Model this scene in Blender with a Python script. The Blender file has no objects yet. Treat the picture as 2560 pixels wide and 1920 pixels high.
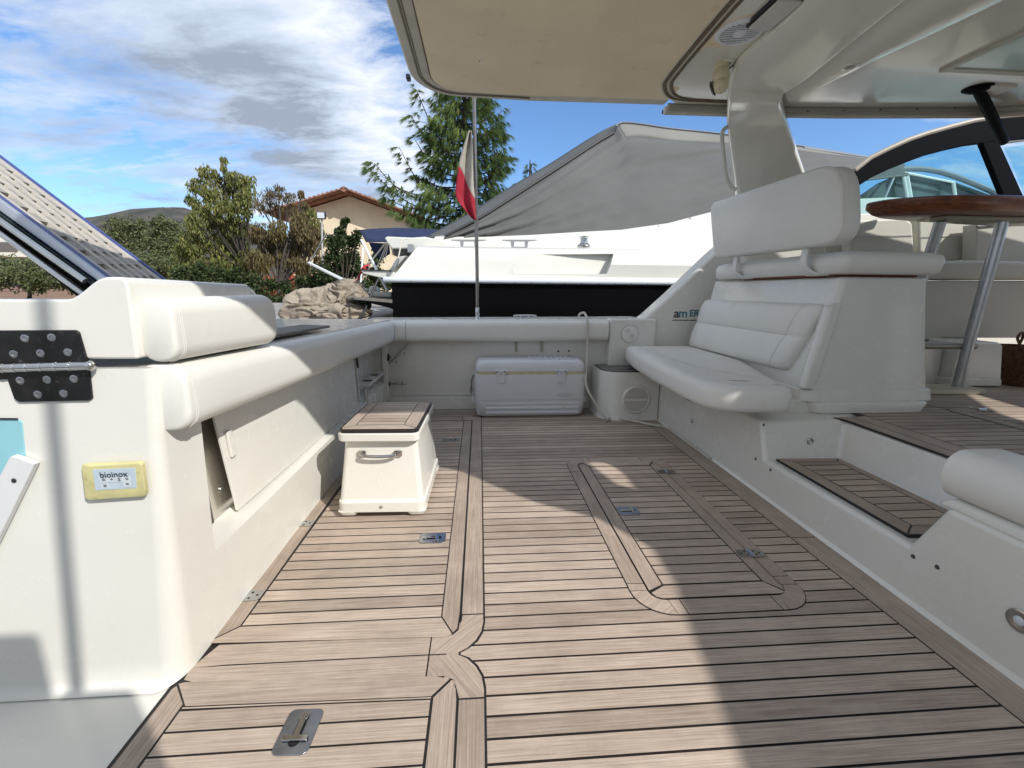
import bpy, bmesh, math, random
from mathutils import Vector, Matrix, noise
R = math.radians
random.seed(7)
S = bpy.context.scene
COL = S.collection

# ------------------------------------------------------------------ camera
F_PX, PITCH, YAW, ROLL = 1087.6, R(12.11), R(4.263), R(0.510)
fw = Vector((math.sin(YAW)*math.cos(PITCH), math.cos(YAW)*math.cos(PITCH), -math.sin(PITCH)))
ri0 = Vector((math.cos(YAW), -math.sin(YAW), 0)); up0 = ri0.cross(fw)
ri = ri0*math.cos(ROLL) + up0*math.sin(ROLL)
up = -ri0*math.sin(ROLL) + up0*math.cos(ROLL)
CAM = Vector((0, 0, 1.0))
cd = bpy.data.cameras.new("camera"); cam = bpy.data.objects.new("camera", cd); COL.objects.link(cam)
cd.sensor_width = 36; cd.lens = 36*F_PX/2560; cd.clip_start = 0.02; cd.clip_end = 4000
m = Matrix((ri, up, -fw)).transposed().to_4x4(); m.translation = CAM
cam.matrix_world = m
S.camera = cam

def P(px, py, x=None, y=None, z=None):
    """a survey sighting of the photograph (2212 px wide) meets the plane x, y or z = const (metres)"""
    px /= 0.864; py /= 0.864
    d = fw + ri*((px-1280)/F_PX) + up*((960-py)/F_PX)
    if x is not None: t = x/d.x
    elif y is not None: t = y/d.y
    else: t = (z-1.0)/d.z
    return CAM + d*t

# ------------------------------------------------------------------ world, sun, exposure
SUNV = Vector((0.57, -0.53, 0.62)).normalized()
EL = math.asin(SUNV.z); AZ = math.atan2(SUNV.x, SUNV.y)
world = bpy.data.worlds.new("World"); S.world = world; world.use_nodes = True
wt = world.node_tree; wt.nodes.clear()
def wn(t, **k):
    n = wt.nodes.new(t)
    for a, b in k.items(): setattr(n, a, b)
    return n
wo = wn('ShaderNodeOutputWorld'); bg = wn('ShaderNodeBackground'); sky = wn('ShaderNodeTexSky')
sky.sky_type = 'NISHITA'; sky.sun_disc = False; sky.sun_elevation = EL; sky.sun_rotation = AZ
sky.altitude = 0; sky.air_density = 1.0; sky.dust_density = 0.6; sky.ozone_density = 2.0
bg.inputs[1].default_value = 0.135
tc = wn('ShaderNodeTexCoord'); sep = wn('ShaderNodeSeparateXYZ'); wt.links.new(tc.outputs['Generated'], sep.inputs[0])
def wmath(op, a, b=None, c=None, clamp=False):
    n = wn('ShaderNodeMath', operation=op, use_clamp=clamp)
    for i, v in enumerate((a, b, c)):
        if v is None: continue
        if isinstance(v, (int, float)): n.inputs[i].default_value = v
        else: wt.links.new(v, n.inputs[i])
    return n.outputs[0]
# project the direction on a cloud layer: u = x/(z+k), v = y/(z+k)
zk = wmath('ADD', wmath('MAXIMUM', sep.outputs[2], 0.0), 0.16)
u = wmath('DIVIDE', sep.outputs[0], zk); v = wmath('DIVIDE', sep.outputs[1], zk)
cmb = wn('ShaderNodeCombineXYZ'); wt.links.new(u, cmb.inputs[0]); wt.links.new(v, cmb.inputs[1])
def wnoise(scale, detail, rough, dist, off=(0, 0, 0), sc=(1, 1, 1)):
    mp = wn('ShaderNodeMapping'); mp.inputs['Location'].default_value = off; mp.inputs['Scale'].default_value = sc
    mp.inputs['Rotation'].default_value = (0, 0, R(22))
    wt.links.new(cmb.outputs[0], mp.inputs[0])
    n = wn('ShaderNodeTexNoise'); n.inputs['Scale'].default_value = scale; n.inputs['Detail'].default_value = detail
    n.inputs['Roughness'].default_value = rough; n.inputs['Distortion'].default_value = dist
    wt.links.new(mp.outputs[0], n.inputs['Vector']); return n.outputs[0]
def wramp(x, stops):
    n = wn('ShaderNodeValToRGB'); e = n.color_ramp.elements
    while len(e) < len(stops): e.new(0.5)
    for el, (p, c) in zip(e, stops): el.position = p; el.color = (c, c, c, 1) if isinstance(c, (int, float)) else (*c, 1)
    wt.links.new(x, n.inputs[0]); return n.outputs[0]
n1 = wnoise(0.75, 10, 0.64, 0.4, (3.1, 1.7, 0.4), (0.8, 1.9, 1))
n2 = wnoise(4.2, 10, 0.66, 0.35, (0.4, 5.2, 2.0), (0.8, 1.5, 1))
def blob(px, py, rr, amp, sx=1.0):
    """a soft spot fixed in the sky round the direction sighted at a photo pixel"""
    d_ = (P(px, py, y=10)-CAM).normalized()
    a = wn('ShaderNodeVectorMath', operation='SUBTRACT'); wt.links.new(tc.outputs['Generated'], a.inputs[0]); a.inputs[1].default_value = d_
    m_ = wn('ShaderNodeVectorMath', operation='MULTIPLY'); wt.links.new(a.outputs[0], m_.inputs[0]); m_.inputs[1].default_value = (1/sx, 1/sx, 1)
    l = wn('ShaderNodeVectorMath', operation='LENGTH'); wt.links.new(m_.outputs[0], l.inputs[0])
    r_ = wn('ShaderNodeMapRange', interpolation_type='SMOOTHSTEP'); wt.links.new(l.outputs['Value'], r_.inputs['Value'])
    r_.inputs['From Min'].default_value = 0; r_.inputs['From Max'].default_value = rr; r_.inputs['To Min'].default_value = amp; r_.inputs['To Max'].default_value = 0
    return r_.outputs[0]
def wsum(*a):
    t = a[0]
    for b in a[1:]: t = wmath('ADD', t, b)
    return t
base_ = wmath('MULTIPLY', wmath('MAXIMUM', wmath('MULTIPLY', sep.outputs[0], -1.0), 0.0), 0.16)
low = wmath('MULTIPLY', wmath('SUBTRACT', 0.10, sep.outputs[2], clamp=True), -0.8)
back = wmath('MULTIPLY', wmath('SUBTRACT', 0.25, sep.outputs[1], clamp=True), 0.22)
zen = wmath('MULTIPLY', wmath('SUBTRACT', sep.outputs[2], 0.62, clamp=True), 0.8)
dens = wsum(n1, base_, wmath('MULTIPLY', wmath('SUBTRACT', n2, 0.5), 0.62), low, back, zen,
            blob(150, 395, 0.34, -0.22, 2.0), blob(420, 215, 0.16, -0.12, 1.6), blob(40, 130, 0.5, 0.06, 1.6), blob(1350, 150, 0.66, -0.42, 1.3), blob(1900, 300, 0.5, -0.22, 1.6), blob(2150, 270, 0.24, 0.36, 1.6),
            blob(720, 110, 0.40, 0.12, 1.3), blob(850, 320, 0.24, 0.16, 1.2), blob(250, 230, 0.22, 0.07, 2.0), blob(560, 320, 0.26, 0.10, 2.0), blob(860, 40, 0.14, -0.10, 1), blob(590, 255, 0.13, 0.08, 1.9), blob(300, 150, 0.3, -0.05, 1.5))
cover = wramp(dens, [(0.42, 0.0), (0.53, 0.55), (0.68, 1.0)])
n3 = wnoise(1.5, 8, 0.6, 0.2, (7.7, 2.2, 5.0), (0.8, 1.5, 1))
shade = wramp(wsum(n3, wmath('MULTIPLY', dens, 0.15), blob(600, 255, 0.15, 0.17, 1.9), wmath('MULTIPLY', wmath('MULTIPLY', blob(600, 255, 0.17, 1.0, 1.9), wmath('SUBTRACT', n2, 0.38)), 0.9), blob(740, 400, 0.09, 0.20, 1.5), blob(600, 385, 0.07, 0.16, 1.7), blob(200, 20, 0.3, 0.10, 1.5), blob(740, 90, 0.36, -0.16, 1.2), blob(880, 220, 0.20, -0.14, 1.2)), [(0.46, (5.7, 6.0, 6.5)), (0.60, (4.0, 4.6, 5.6)), (0.80, (2.2, 2.6, 3.3))])
tint = wn('ShaderNodeMix', data_type='RGBA', blend_type='MULTIPLY'); tint.inputs[0].default_value = 1
wt.links.new(sky.outputs[0], tint.inputs[6]); tint.inputs[7].default_value = (0.70, 0.90, 1.12, 1)
mx = wn('ShaderNodeMix', data_type='RGBA'); wt.links.new(cover, mx.inputs[0]); wt.links.new(tint.outputs[2], mx.inputs[6]); wt.links.new(shade, mx.inputs[7])
wt.links.new(mx.outputs[2], bg.inputs[0]); wt.links.new(bg.outputs[0], wo.inputs[0])

sl = bpy.data.lights.new("sun", 'SUN'); sl.energy = 3.7; sl.angle = R(0.55); sl.color = (1.0, 0.965, 0.915)
so = bpy.data.objects.new("sun", sl); COL.objects.link(so); so.location = SUNV*40
so.rotation_euler = SUNV.to_track_quat('Z', 'Y').to_euler()
S.view_settings.view_transform = 'Standard'; S.view_settings.look = 'None'
S.view_settings.exposure = 0.33; S.view_settings.gamma = 1.0
S.render.engine = 'CYCLES'
S.cycles.max_bounces = 10; S.cycles.diffuse_bounces = 5; S.cycles.use_denoising = True

# ------------------------------------------------------------------ materials
MATS = {}
def mat(name, col, rough=0.5, metal=0.0, spec=0.5, var=0.0, vscale=3.0, bump=0.0, bscale=40.0, coat=0.0, dirt=None, dscale=2.0, dcover=(0.55, 0.75), trans=0.0, ior=1.45, alpha=1.0, stretch=None, sheen=0.0, emit=None, estr=0.0):
    if name in MATS: return MATS[name]
    mt = bpy.data.materials.new(name); mt.use_nodes = True; MATS[name] = mt
    nt = mt.node_tree; b = nt.nodes['Principled BSDF']; L = nt.links.new
    b.inputs['Base Color'].default_value = (*col, 1); b.inputs['Roughness'].default_value = rough
    b.inputs['Metallic'].default_value = metal; b.inputs['Specular IOR Level'].default_value = spec
    b.inputs['Coat Weight'].default_value = coat; b.inputs['Coat Roughness'].default_value = 0.08
    b.inputs['Transmission Weight'].default_value = trans; b.inputs['IOR'].default_value = ior; b.inputs['Alpha'].default_value = alpha
    b.inputs['Sheen Weight'].default_value = sheen
    if emit: b.inputs['Emission Color'].default_value = (*emit, 1); b.inputs['Emission Strength'].default_value = estr
    tcn = nt.nodes.new('ShaderNodeTexCoord'); src = tcn.outputs['Object']
    if stretch:
        mp = nt.nodes.new('ShaderNodeMapping'); mp.inputs['Scale'].default_value = stretch; L(src, mp.inputs[0]); src = mp.outputs[0]
    last = None
    if var > 0:
        n = nt.nodes.new('ShaderNodeTexNoise'); n.inputs['Scale'].default_value = vscale; n.inputs['Detail'].default_value = 6; L(src, n.inputs['Vector'])
        rp = nt.nodes.new('ShaderNodeValToRGB'); e = rp.color_ramp.elements
        e[0].position = 0.3; e[1].position = 0.7
        e[0].color = tuple(max(0, c*(1-var)) for c in col)+(1,); e[1].color = tuple(min(1, c*(1+var)) for c in col)+(1,)
        L(n.outputs[0], rp.inputs[0]); last = rp.outputs[0]
    if dirt:
        n = nt.nodes.new('ShaderNodeTexNoise'); n.inputs['Scale'].default_value = dscale; n.inputs['Detail'].default_value = 8; n.inputs['Roughness'].default_value = 0.65; L(tcn.outputs['Object'], n.inputs['Vector'])
        rp = nt.nodes.new('ShaderNodeValToRGB'); e = rp.color_ramp.elements; e[0].position, e[1].position = dcover
        e[0].color = (0, 0, 0, 1); e[1].color = (1, 1, 1, 1); L(n.outputs[0], rp.inputs[0])
        mxn = nt.nodes.new('ShaderNodeMix'); mxn.data_type = 'RGBA'; L(rp.outputs[0], mxn.inputs[0])
        if last: L(last, mxn.inputs[6])
        else: mxn.inputs[6].default_value = (*col, 1)
        mxn.inputs[7].default_value = (*dirt, 1); last = mxn.outputs[2]
    if last: L(last, b.inputs['Base Color'])
    if bump > 0:
        n = nt.nodes.new('ShaderNodeTexNoise'); n.inputs['Scale'].default_value = bscale; n.inputs['Detail'].default_value = 3; L(src, n.inputs['Vector'])
        bp = nt.nodes.new('ShaderNodeBump'); bp.inputs['Strength'].default_value = 1.0; bp.inputs['Distance'].default_value = bump; L(n.outputs[0], bp.inputs['Height']); L(bp.outputs[0], b.inputs['Normal'])
        if rough > 0.15:
            mr = nt.nodes.new('ShaderNodeMapRange'); mr.inputs['To Min'].default_value = rough-0.08; mr.inputs['To Max'].default_value = rough+0.08; L(n.outputs[0], mr.inputs['Value']); L(mr.outputs[0], b.inputs['Roughness'])
    return mt

GEL = mat('gelcoat', (0.71, 0.695, 0.64), 0.26, coat=0.35, var=0.03, vscale=1.3, bump=0.0006, bscale=9, dirt=(0.655, 0.625, 0.545), dscale=0.8, dcover=(0.50, 0.90))
GELR = mat('gelcoat_roof', (0.74, 0.715, 0.635), 0.16, var=0.05, vscale=2, bump=0.0008, bscale=5, coat=0.3)
VIN = mat('white_vinyl', (0.71, 0.695, 0.645), 0.44, var=0.03, vscale=5, bump=0.0003, bscale=300, dirt=(0.60, 0.57, 0.48), dscale=5, dcover=(0.6, 0.85))
PLW = mat('white_plastic', (0.70, 0.72, 0.76), 0.38, var=0.03, vscale=4, bump=0.0004, bscale=60)
CREAM = mat('aged_cream_plastic', (0.62, 0.56, 0.38), 0.4, var=0.08, vscale=20, dirt=(0.52, 0.42, 0.22), dscale=30)
YEL = mat('yellowed_plastic', (0.60, 0.55, 0.27), 0.38, var=0.1, vscale=25, dirt=(0.42, 0.36, 0.15), dscale=40)
STEEL = mat('stainless_steel', (0.55, 0.55, 0.54), 0.2, metal=1.0, var=0.12, vscale=14, bump=0.0002, bscale=90)
MIRR = mat('polished_steel', (0.50, 0.49, 0.47), 0.06, metal=1.0)
BRUSH = mat('brushed_aluminium', (0.50, 0.52, 0.54), 0.34, metal=0.9, var=0.1, vscale=20)
BLK = mat('black_rubber', (0.012, 0.012, 0.013), 0.45, var=0.3, vscale=30)
CAULK = mat('black_caulk', (0.018, 0.014, 0.013), 0.6)
BLKG = mat('black_gelcoat', (0.004, 0.004, 0.0045), 0.20, spec=0.06, var=0.2, vscale=0.8, bump=0.0009, bscale=1.5)
HINGE = mat('black_painted_metal', (0.008, 0.008, 0.009), 0.22, var=0.5, vscale=30, dirt=(0.06, 0.055, 0.05), dscale=60, dcover=(0.62, 0.7))
WBLK = mat('window_frame_black', (0.007, 0.008, 0.010), 0.6, spec=0.03)
CANV = mat('beige_canvas_lining', (0.80, 0.69, 0.50), 0.85, var=0.08, vscale=2.5, bump=0.0012, bscale=6, dirt=(0.62, 0.50, 0.33), dscale=9, dcover=(0.60, 0.80))
HEM = mat('canvas_hem', (0.56, 0.53, 0.45), 0.8, var=0.08, vscale=12, bump=0.0008, bscale=120)
ZIP = mat('brown_zip_webbing', (0.14, 0.105, 0.07), 0.8, var=0.3, vscale=60)
COVER = mat('grey_boat_cover', (0.112, 0.114, 0.110), 0.8, var=0.10, vscale=1.2, bump=0.004, bscale=3.2, dirt=(0.098, 0.100, 0.097), dscale=1.4, dcover=(0.5, 0.8), stretch=(0.7, 1, 1.6))
COVB = mat('grey_blue_cover', (0.20, 0.225, 0.26), 0.7, var=0.1, vscale=3)
NAVY = mat('navy_canvas', (0.012, 0.022, 0.07), 0.75, var=0.25, vscale=5, bump=0.003, bscale=9)
TARP = mat('beige_tarpaulin', (0.30, 0.255, 0.20), 0.8, var=0.10, vscale=6, bump=0.0015, bscale=24, dirt=(0.20, 0.16, 0.12), dscale=6)
ROPE = mat('white_rope', (0.55, 0.52, 0.45), 0.85, var=0.15, vscale=90, bump=0.002, bscale=300)
REDR = mat('red_rope', (0.42, 0.02, 0.03), 0.8, var=0.2, vscale=60)
FLR = mat('flag_red', (0.30, 0.010, 0.028), 0.8, var=0.1, vscale=20, bump=0.0015, bscale=30)
FLW = mat('flag_white', (0.36, 0.33, 0.28), 0.85, var=0.08, vscale=20, bump=0.0015, bscale=30)
VARN = mat('varnished_wood', (0.17, 0.048, 0.016), 0.32, var=0.5, vscale=5, coat=0.25, stretch=(2, 14, 14))
WICK = mat('brown_wicker', (0.10, 0.045, 0.02), 0.7, var=0.5, vscale=50)
GLT = mat('tinted_glass', (0.55, 0.80, 0.82), 0.02, trans=1.0, ior=1.05)
SKYG = mat('milky_skylight', (0.42, 0.58, 0.56), 0.25, coat=0.5, var=0.15, vscale=3)
LENS = mat('ribbed_lens', (0.55, 0.53, 0.48), 0.25, coat=0.6, bump=0.004, bscale=60, stretch=(6, 0.3, 1))
DARK = mat('dark_recess', (0.02, 0.02, 0.018), 0.7)
GREYD = mat('grey_antiskid', (0.17, 0.155, 0.14), 0.75, var=0.12, vscale=20, bump=0.001, bscale=160)
CYAN = mat('pale_blue_acrylic', (0.26, 0.52, 0.58), 0.3, var=0.06, vscale=4)
PANEL = mat('grey_membrane', (0.46, 0.54, 0.60), 0.4, var=0.04, vscale=20)
BLUE = mat('blue_trim', (0.05, 0.075, 0.24), 0.5, var=0.15, vscale=15)
ALU = mat('pale_aluminium', (0.50, 0.53, 0.58), 0.32, metal=0.6, var=0.08, vscale=6)
GRATE = mat('grey_grating', (0.50, 0.46, 0.40), 0.7, var=0.1, vscale=25, bump=0.0006, bscale=120)
STUC = mat('cream_stucco', (0.78, 0.67, 0.48), 0.9, var=0.10, vscale=1.2, bump=0.03, bscale=7)
TERR = mat('terracotta', (0.30, 0.155, 0.11), 0.8, var=0.4, vscale=4, dirt=(0.20, 0.11, 0.08), dscale=2)
REDW = mat('red_wall', (0.24, 0.09, 0.05), 0.85, var=0.3, vscale=2)
BARK = mat('bark', (0.05, 0.04, 0.032), 0.9, var=0.35, vscale=10, bump=0.01, bscale=18)
BARKG = mat('grey_twig', (0.085, 0.072, 0.062), 0.9, var=0.3, vscale=10)
EARTH = mat('dry_earth', (0.23, 0.13, 0.075), 0.95, var=0.3, vscale=0.7, dirt=(0.10, 0.10, 0.05), dscale=0.3)
HILLM = mat('hill_scrub', (0.048, 0.050, 0.045), 0.95, var=0.5, vscale=0.02, dirt=(0.095, 0.082, 0.07), dscale=0.05, dcover=(0.45, 0.65))
WATER = mat('sea_water', (0.02, 0.045, 0.05), 0.08, var=0.2, vscale=0.5, bump=0.03, bscale=1.6)
CONC = mat('concrete', (0.36, 0.34, 0.30), 0.9, var=0.15, vscale=1.5, bump=0.003, bscale=20)
TEAL = mat('teal_ink', (0.02, 0.16, 0.22), 0.4)
INK = mat('dark_ink', (0.02, 0.025, 0.03), 0.5)
SIGNG = mat('lamp_glass', (0.6, 0.65, 0.68), 0.2)

def leafmat(name, a, b, c):
    mt = bpy.data.materials.new(name); mt.use_nodes = True; nt = mt.node_tree; bs = nt.nodes['Principled BSDF']
    g = nt.nodes.new('ShaderNodeAttribute'); g.attribute_name = 'rnd'
    rp = nt.nodes.new('ShaderNodeValToRGB'); e = rp.color_ramp.elements; e.new(0.5)
    for el, (p, cc) in zip(e, ((0.0, a), (0.5, b), (1.0, c))): el.position = p; el.color = (*cc, 1)
    nt.links.new(g.outputs['Fac'], rp.inputs[0]); nt.links.new(rp.outputs[0], bs.inputs['Base Color'])
    bs.inputs['Roughness'].default_value = 0.6; bs.inputs['Specular IOR Level'].default_value = 0.3
    bs.inputs['Subsurface Weight'].default_value = 0.0
    tr = nt.nodes.new('ShaderNodeBsdfTranslucent'); nt.links.new(rp.outputs[0], tr.inputs[0])
    mxs = nt.nodes.new('ShaderNodeMixShader'); mxs.inputs[0].default_value = 0.28
    nt.links.new(bs.outputs[0], mxs.inputs[1]); nt.links.new(tr.outputs[0], mxs.inputs[2])
    nt.links.new(mxs.outputs[0], nt.nodes['Material Output'].inputs[0])
    return mt
LF_PEACH = leafmat('peach_leaves', (0.075, 0.10, 0.028), (0.165, 0.185, 0.052), (0.32, 0.29, 0.09))
LF_OLIVE = leafmat('olive_leaves', (0.065, 0.085, 0.035), (0.13, 0.155, 0.065), (0.20, 0.22, 0.11))
LF_DARK = leafmat('dark_glossy_leaves', (0.02, 0.035, 0.012), (0.04, 0.065, 0.02), (0.08, 0.11, 0.04))
LF_BROWN = leafmat('brown_leaves', (0.08, 0.055, 0.03), (0.14, 0.105, 0.045), (0.20, 0.18, 0.07))
LF_PINE = leafmat('pine_needles', (0.05, 0.10, 0.035), (0.13, 0.20, 0.055), (0.33, 0.38, 0.09))
LF_RED = leafmat('red_blossom', (0.30, 0.05, 0.03), (0.40, 0.10, 0.05), (0.45, 0.16, 0.08))

def teakmat(name, mul=1.0, sat=1.0):
    mt = bpy.data.materials.new(name); mt.use_nodes = True; nt = mt.node_tree; bs = nt.nodes['Principled BSDF']; L = nt.links.new
    g = nt.nodes.new('ShaderNodeAttribute'); g.attribute_name = 'gc'
    r = nt.nodes.new('ShaderNodeAttribute'); r.attribute_name = 'rnd'
    mp = nt.nodes.new('ShaderNodeMapping'); mp.inputs['Scale'].default_value = (5, 230, 1); L(g.outputs['Vector'], mp.inputs[0])
    n = nt.nodes.new('ShaderNodeTexNoise'); n.inputs['Scale'].default_value = 1.0; n.inputs['Detail'].default_value = 6; n.inputs['Roughness'].default_value = 0.62; n.inputs['Distortion'].default_value = 0.35; L(mp.outputs[0], n.inputs['Vector'])
    mp2 = nt.nodes.new('ShaderNodeMapping'); mp2.inputs['Scale'].default_value = (3, 9, 1); L(g.outputs['Vector'], mp2.inputs[0])
    n2 = nt.nodes.new('ShaderNodeTexNoise'); n2.inputs['Scale'].default_value = 1.0; n2.inputs['Detail'].default_value = 5; L(mp2.outputs[0], n2.inputs['Vector'])
    tcn = nt.nodes.new('ShaderNodeTexCoord')
    n4 = nt.nodes.new('ShaderNodeTexNoise'); n4.inputs['Scale'].default_value = 6.5; n4.inputs['Detail'].default_value = 9; n4.inputs['Roughness'].default_value = 0.7; L(tcn.outputs['Object'], n4.inputs['Vector'])
    rp = nt.nodes.new('ShaderNodeValToRGB'); e = rp.color_ramp.elements; e.new(0.5)
    cs = ((0.26, (0.27, 0.205, 0.158)), (0.5, (0.410, 0.328, 0.262)), (0.74, (0.53, 0.445, 0.37)))
    for el, (p, cc) in zip(e, cs): el.position = p; el.color = (*[c*mul for c in cc], 1)
    L(n.outputs[0], rp.inputs[0])
    hsv = nt.nodes.new('ShaderNodeHueSaturation'); hsv.inputs['Saturation'].default_value = sat; L(rp.outputs[0], hsv.inputs['Color'])
    a = nt.nodes.new('ShaderNodeMath'); a.operation = 'MULTIPLY_ADD'; a.inputs[1].default_value = 0.36; a.inputs[2].default_value = 0.65; L(r.outputs['Fac'], a.inputs[0])
    b = nt.nodes.new('ShaderNodeMath'); b.operation = 'MULTIPLY_ADD'; b.inputs[1].default_value = 0.30; L(n2.outputs[0], b.inputs[0]); L(a.outputs[0], b.inputs[2])
    c = nt.nodes.new('ShaderNodeMath'); c.operation = 'MULTIPLY_ADD'; c.inputs[1].default_value = 0.66; L(n4.outputs[0], c.inputs[0]); L(b.outputs[0], c.inputs[2])
    d = nt.nodes.new('ShaderNodeMath'); d.operation = 'SUBTRACT'; d.inputs[1].default_value = 0.31; L(c.outputs[0], d.inputs[0])
    L(d.outputs[0], hsv.inputs['Value'])
    L(hsv.outputs[0], bs.inputs['Base Color'])
    bs.inputs['Roughness'].default_value = 0.62; bs.inputs['Specular IOR Level'].default_value = 0.35
    bp = nt.nodes.new('ShaderNodeBump'); bp.inputs['Distance'].default_value = 0.0006; L(n.outputs[0], bp.inputs['Height']); L(bp.outputs[0], bs.inputs['Normal'])
    return mt
TEAK = teakmat('weathered_teak')

# ------------------------------------------------------------------ object helpers
def tag(o, label=None, cat=None, group=None, kind=None):
    if label: o['label'] = label
    if cat: o['category'] = cat
    if group: o['group'] = group
    if kind: o['kind'] = kind
    return o
def empty(name, loc=(0, 0, 0), rz=0):
    o = bpy.data.objects.new(name, None); COL.objects.link(o); o.location = loc; o.rotation_euler = (0, 0, rz); o.empty_display_size = 0.1
    return o
def thing(name, label, cat, loc=(0, 0, 0), rz=0, group=None):
    return tag(empty(name, loc, rz), label, cat, group)
def copy_tree(o, parent=None):
    c = o.copy(); COL.objects.link(c)
    if parent: c.parent = parent
    for ch in [q for q in bpy.data.objects if q.parent == o]: copy_tree(ch, c)
    return c

class MB:
    def __init__(s): s.v = []; s.f = []; s.rnd = []; s.cur = None
    def add(s, vs, fs):
        b = len(s.v); s.v += [tuple(p) for p in vs]; s.f += [tuple(b+i for i in f) for f in fs]; return s
    def box(s, x0, x1, y0, y1, z0, z1):
        vs = [(x, y, z) for z in (z0, z1) for y in (y0, y1) for x in (x0, x1)]
        return s.add(vs, [(0, 2, 3, 1), (4, 5, 7, 6), (0, 1, 5, 4), (2, 6, 7, 3), (0, 4, 6, 2), (1, 3, 7, 5)])
    def obox(s, c, ax, ay, az):  # centre + half axes
        c, ax, ay, az = map(Vector, (c, ax, ay, az))
        vs = [c+ax*i+ay*j+az*k for k in (-1, 1) for j in (-1, 1) for i in (-1, 1)]
        return s.add(vs, [(0, 2, 3, 1), (4, 5, 7, 6), (0, 1, 5, 4), (2, 6, 7, 3), (0, 4, 6, 2), (1, 3, 7, 5)])
    def prism(s, poly, vec):
        n = len(poly); poly = [Vector(p) for p in poly]; vec = Vector(vec)
        vs = poly+[p+vec for p in poly]
        fs = [tuple(range(n))[::-1], tuple(range(n, 2*n))]+[(i, (i+1) % n, n+(i+1) % n, n+i) for i in range(n)]
        return s.add(vs, fs)
    def loft(s, rings, cap=True, close=True):
        n = len(rings[0]); vs = [Vector(p) for r in rings for p in r]; fs = []
        for k in range(len(rings)-1):
            for i in range(n if close else n-1):
                a = k*n+i; b = k*n+(i+1) % n; fs.append((a, b, b+n, a+n))
        if cap and close: fs += [tuple(range(n))[::-1], tuple(range((len(rings)-1)*n, len(rings)*n))]
        return s.add(vs, fs)
    def tube(s, pts, r, seg=10, r1=None, closed=False):
        pts = [Vector(p) for p in pts]; rings = []; N = len(pts); pu = None
        for i, p in enumerate(pts):
            if closed: t = pts[(i+1) % N]-pts[i-1]
            else: t = pts[min(i+1, N-1)]-pts[max(i-1, 0)]
            t.normalize()
            if pu is None:
                pu = t.cross(Vector((0, 0, 1)))
                if pu.length < 0.05: pu = t.cross(Vector((1, 0, 0)))
            pu = (pu-t*pu.dot(t)).normalized(); w = t.cross(pu)
            rr = r if r1 is None else r+(r1-r)*i/max(1, N-1)
            rings.append([p+(pu*math.cos(2*math.pi*j/seg)+w*math.sin(2*math.pi*j/seg))*rr for j in range(seg)])
        if closed: rings.append(rings[0])
        return s.loft(rings, cap=not closed)
    def lathe(s, prof, c=(0, 0, 0), axis=(0, 0, 1), seg=24, ref=None):
        c = Vector(c); a = Vector(axis).normalized(); u_ = a.orthogonal().normalized() if ref is None else (Vector(ref)-a*Vector(ref).dot(a)).normalized(); w = a.cross(u_)
        rings = [[c+a*h+(u_*math.cos(2*math.pi*j/seg)+w*math.sin(2*math.pi*j/seg))*max(r, 1e-5) for j in range(seg)] for r, h in prof]
        return s.loft(rings)
    def sphere(s, c, r, seg=12):
        c = Vector(c); n = seg//2
        return s.lathe([(r*math.sin(math.pi*i/n), -r*math.cos(math.pi*i/n)) for i in range(n+1)], c, seg=seg)
    def build(s, name, material, parent=None, bevel=0, seg=3, smooth=True, angle=38, sub=0, solid=0):
        me = bpy.data.meshes.new(name); me.from_pydata(s.v, [], s.f); me.validate()
        bm = bmesh.new(); bm.from_mesh(me)
        lo = [v for v in bm.verts if not v.link_faces]
        if lo: bmesh.ops.delete(bm, geom=lo, context='VERTS')
        if not solid: bmesh.ops.recalc_face_normals(bm, faces=bm.faces)
        bm.to_mesh(me); bm.free()
        if smooth:
            for p in me.polygons: p.use_smooth = True
            if not bevel and not sub: me.set_sharp_from_angle(angle=R(angle))
        o = bpy.data.objects.new(name, me); COL.objects.link(o); me.materials.append(material)
        if parent: o.parent = parent
        if solid:
            md = o.modifiers.new('thick', 'SOLIDIFY'); md.thickness = solid; md.offset = 0
        if bevel:
            md = o.modifiers.new('edge', 'BEVEL'); md.width = bevel; md.segments = seg; md.limit_method = 'ANGLE'; md.angle_limit = R(28); md.harden_normals = smooth
        if sub:
            md = o.modifiers.new('sub', 'SUBSURF'); md.levels = sub; md.render_levels = sub
        return o

def arc(c, r, a0, a1, n):
    return [(c[0]+r*math.cos(R(a0+(a1-a0)*i/n)), c[1]+r*math.sin(R(a0+(a1-a0)*i/n))) for i in range(n+1)]
def rrect(x0, x1, y0, y1, r, n=6):
    return arc((x1-r, y0+r), r, -90, 0, n)+arc((x1-r, y1-r), r, 0, 90, n)+arc((x0+r, y1-r), r, 90, 180, n)+arc((x0+r, y0+r), r, 180, 270, n)
def bez(pts, n=8):
    """Catmull-Rom through pts"""
    pts = [Vector(p) for p in pts]; out = []
    for i in range(len(pts)-1):
        p0 = pts[max(0, i-1)]; p1 = pts[i]; p2 = pts[i+1]; p3 = pts[min(len(pts)-1, i+2)]
        for k in range(n):
            t = k/n
            out.append(0.5*((2*p1)+(p2-p0)*t+(2*p0-5*p1+4*p2-p3)*t*t+(3*p1-p0-3*p2+p3)*t**3))
    out.append(pts[-1]); return out
def cut(obj, cutter):
    """carve cutter out of obj and discard the cutter"""
    md = obj.modifiers.new('cut', 'BOOLEAN'); md.object = cutter; md.operation = 'DIFFERENCE'; md.solver = 'EXACT'
    bpy.context.view_layer.update()
    dg = bpy.context.evaluated_depsgraph_get()
    me = bpy.data.meshes.new_from_object(obj.evaluated_get(dg)); obj.modifiers.clear(); obj.data = me
    bpy.data.objects.remove(cutter)
    return obj

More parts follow.
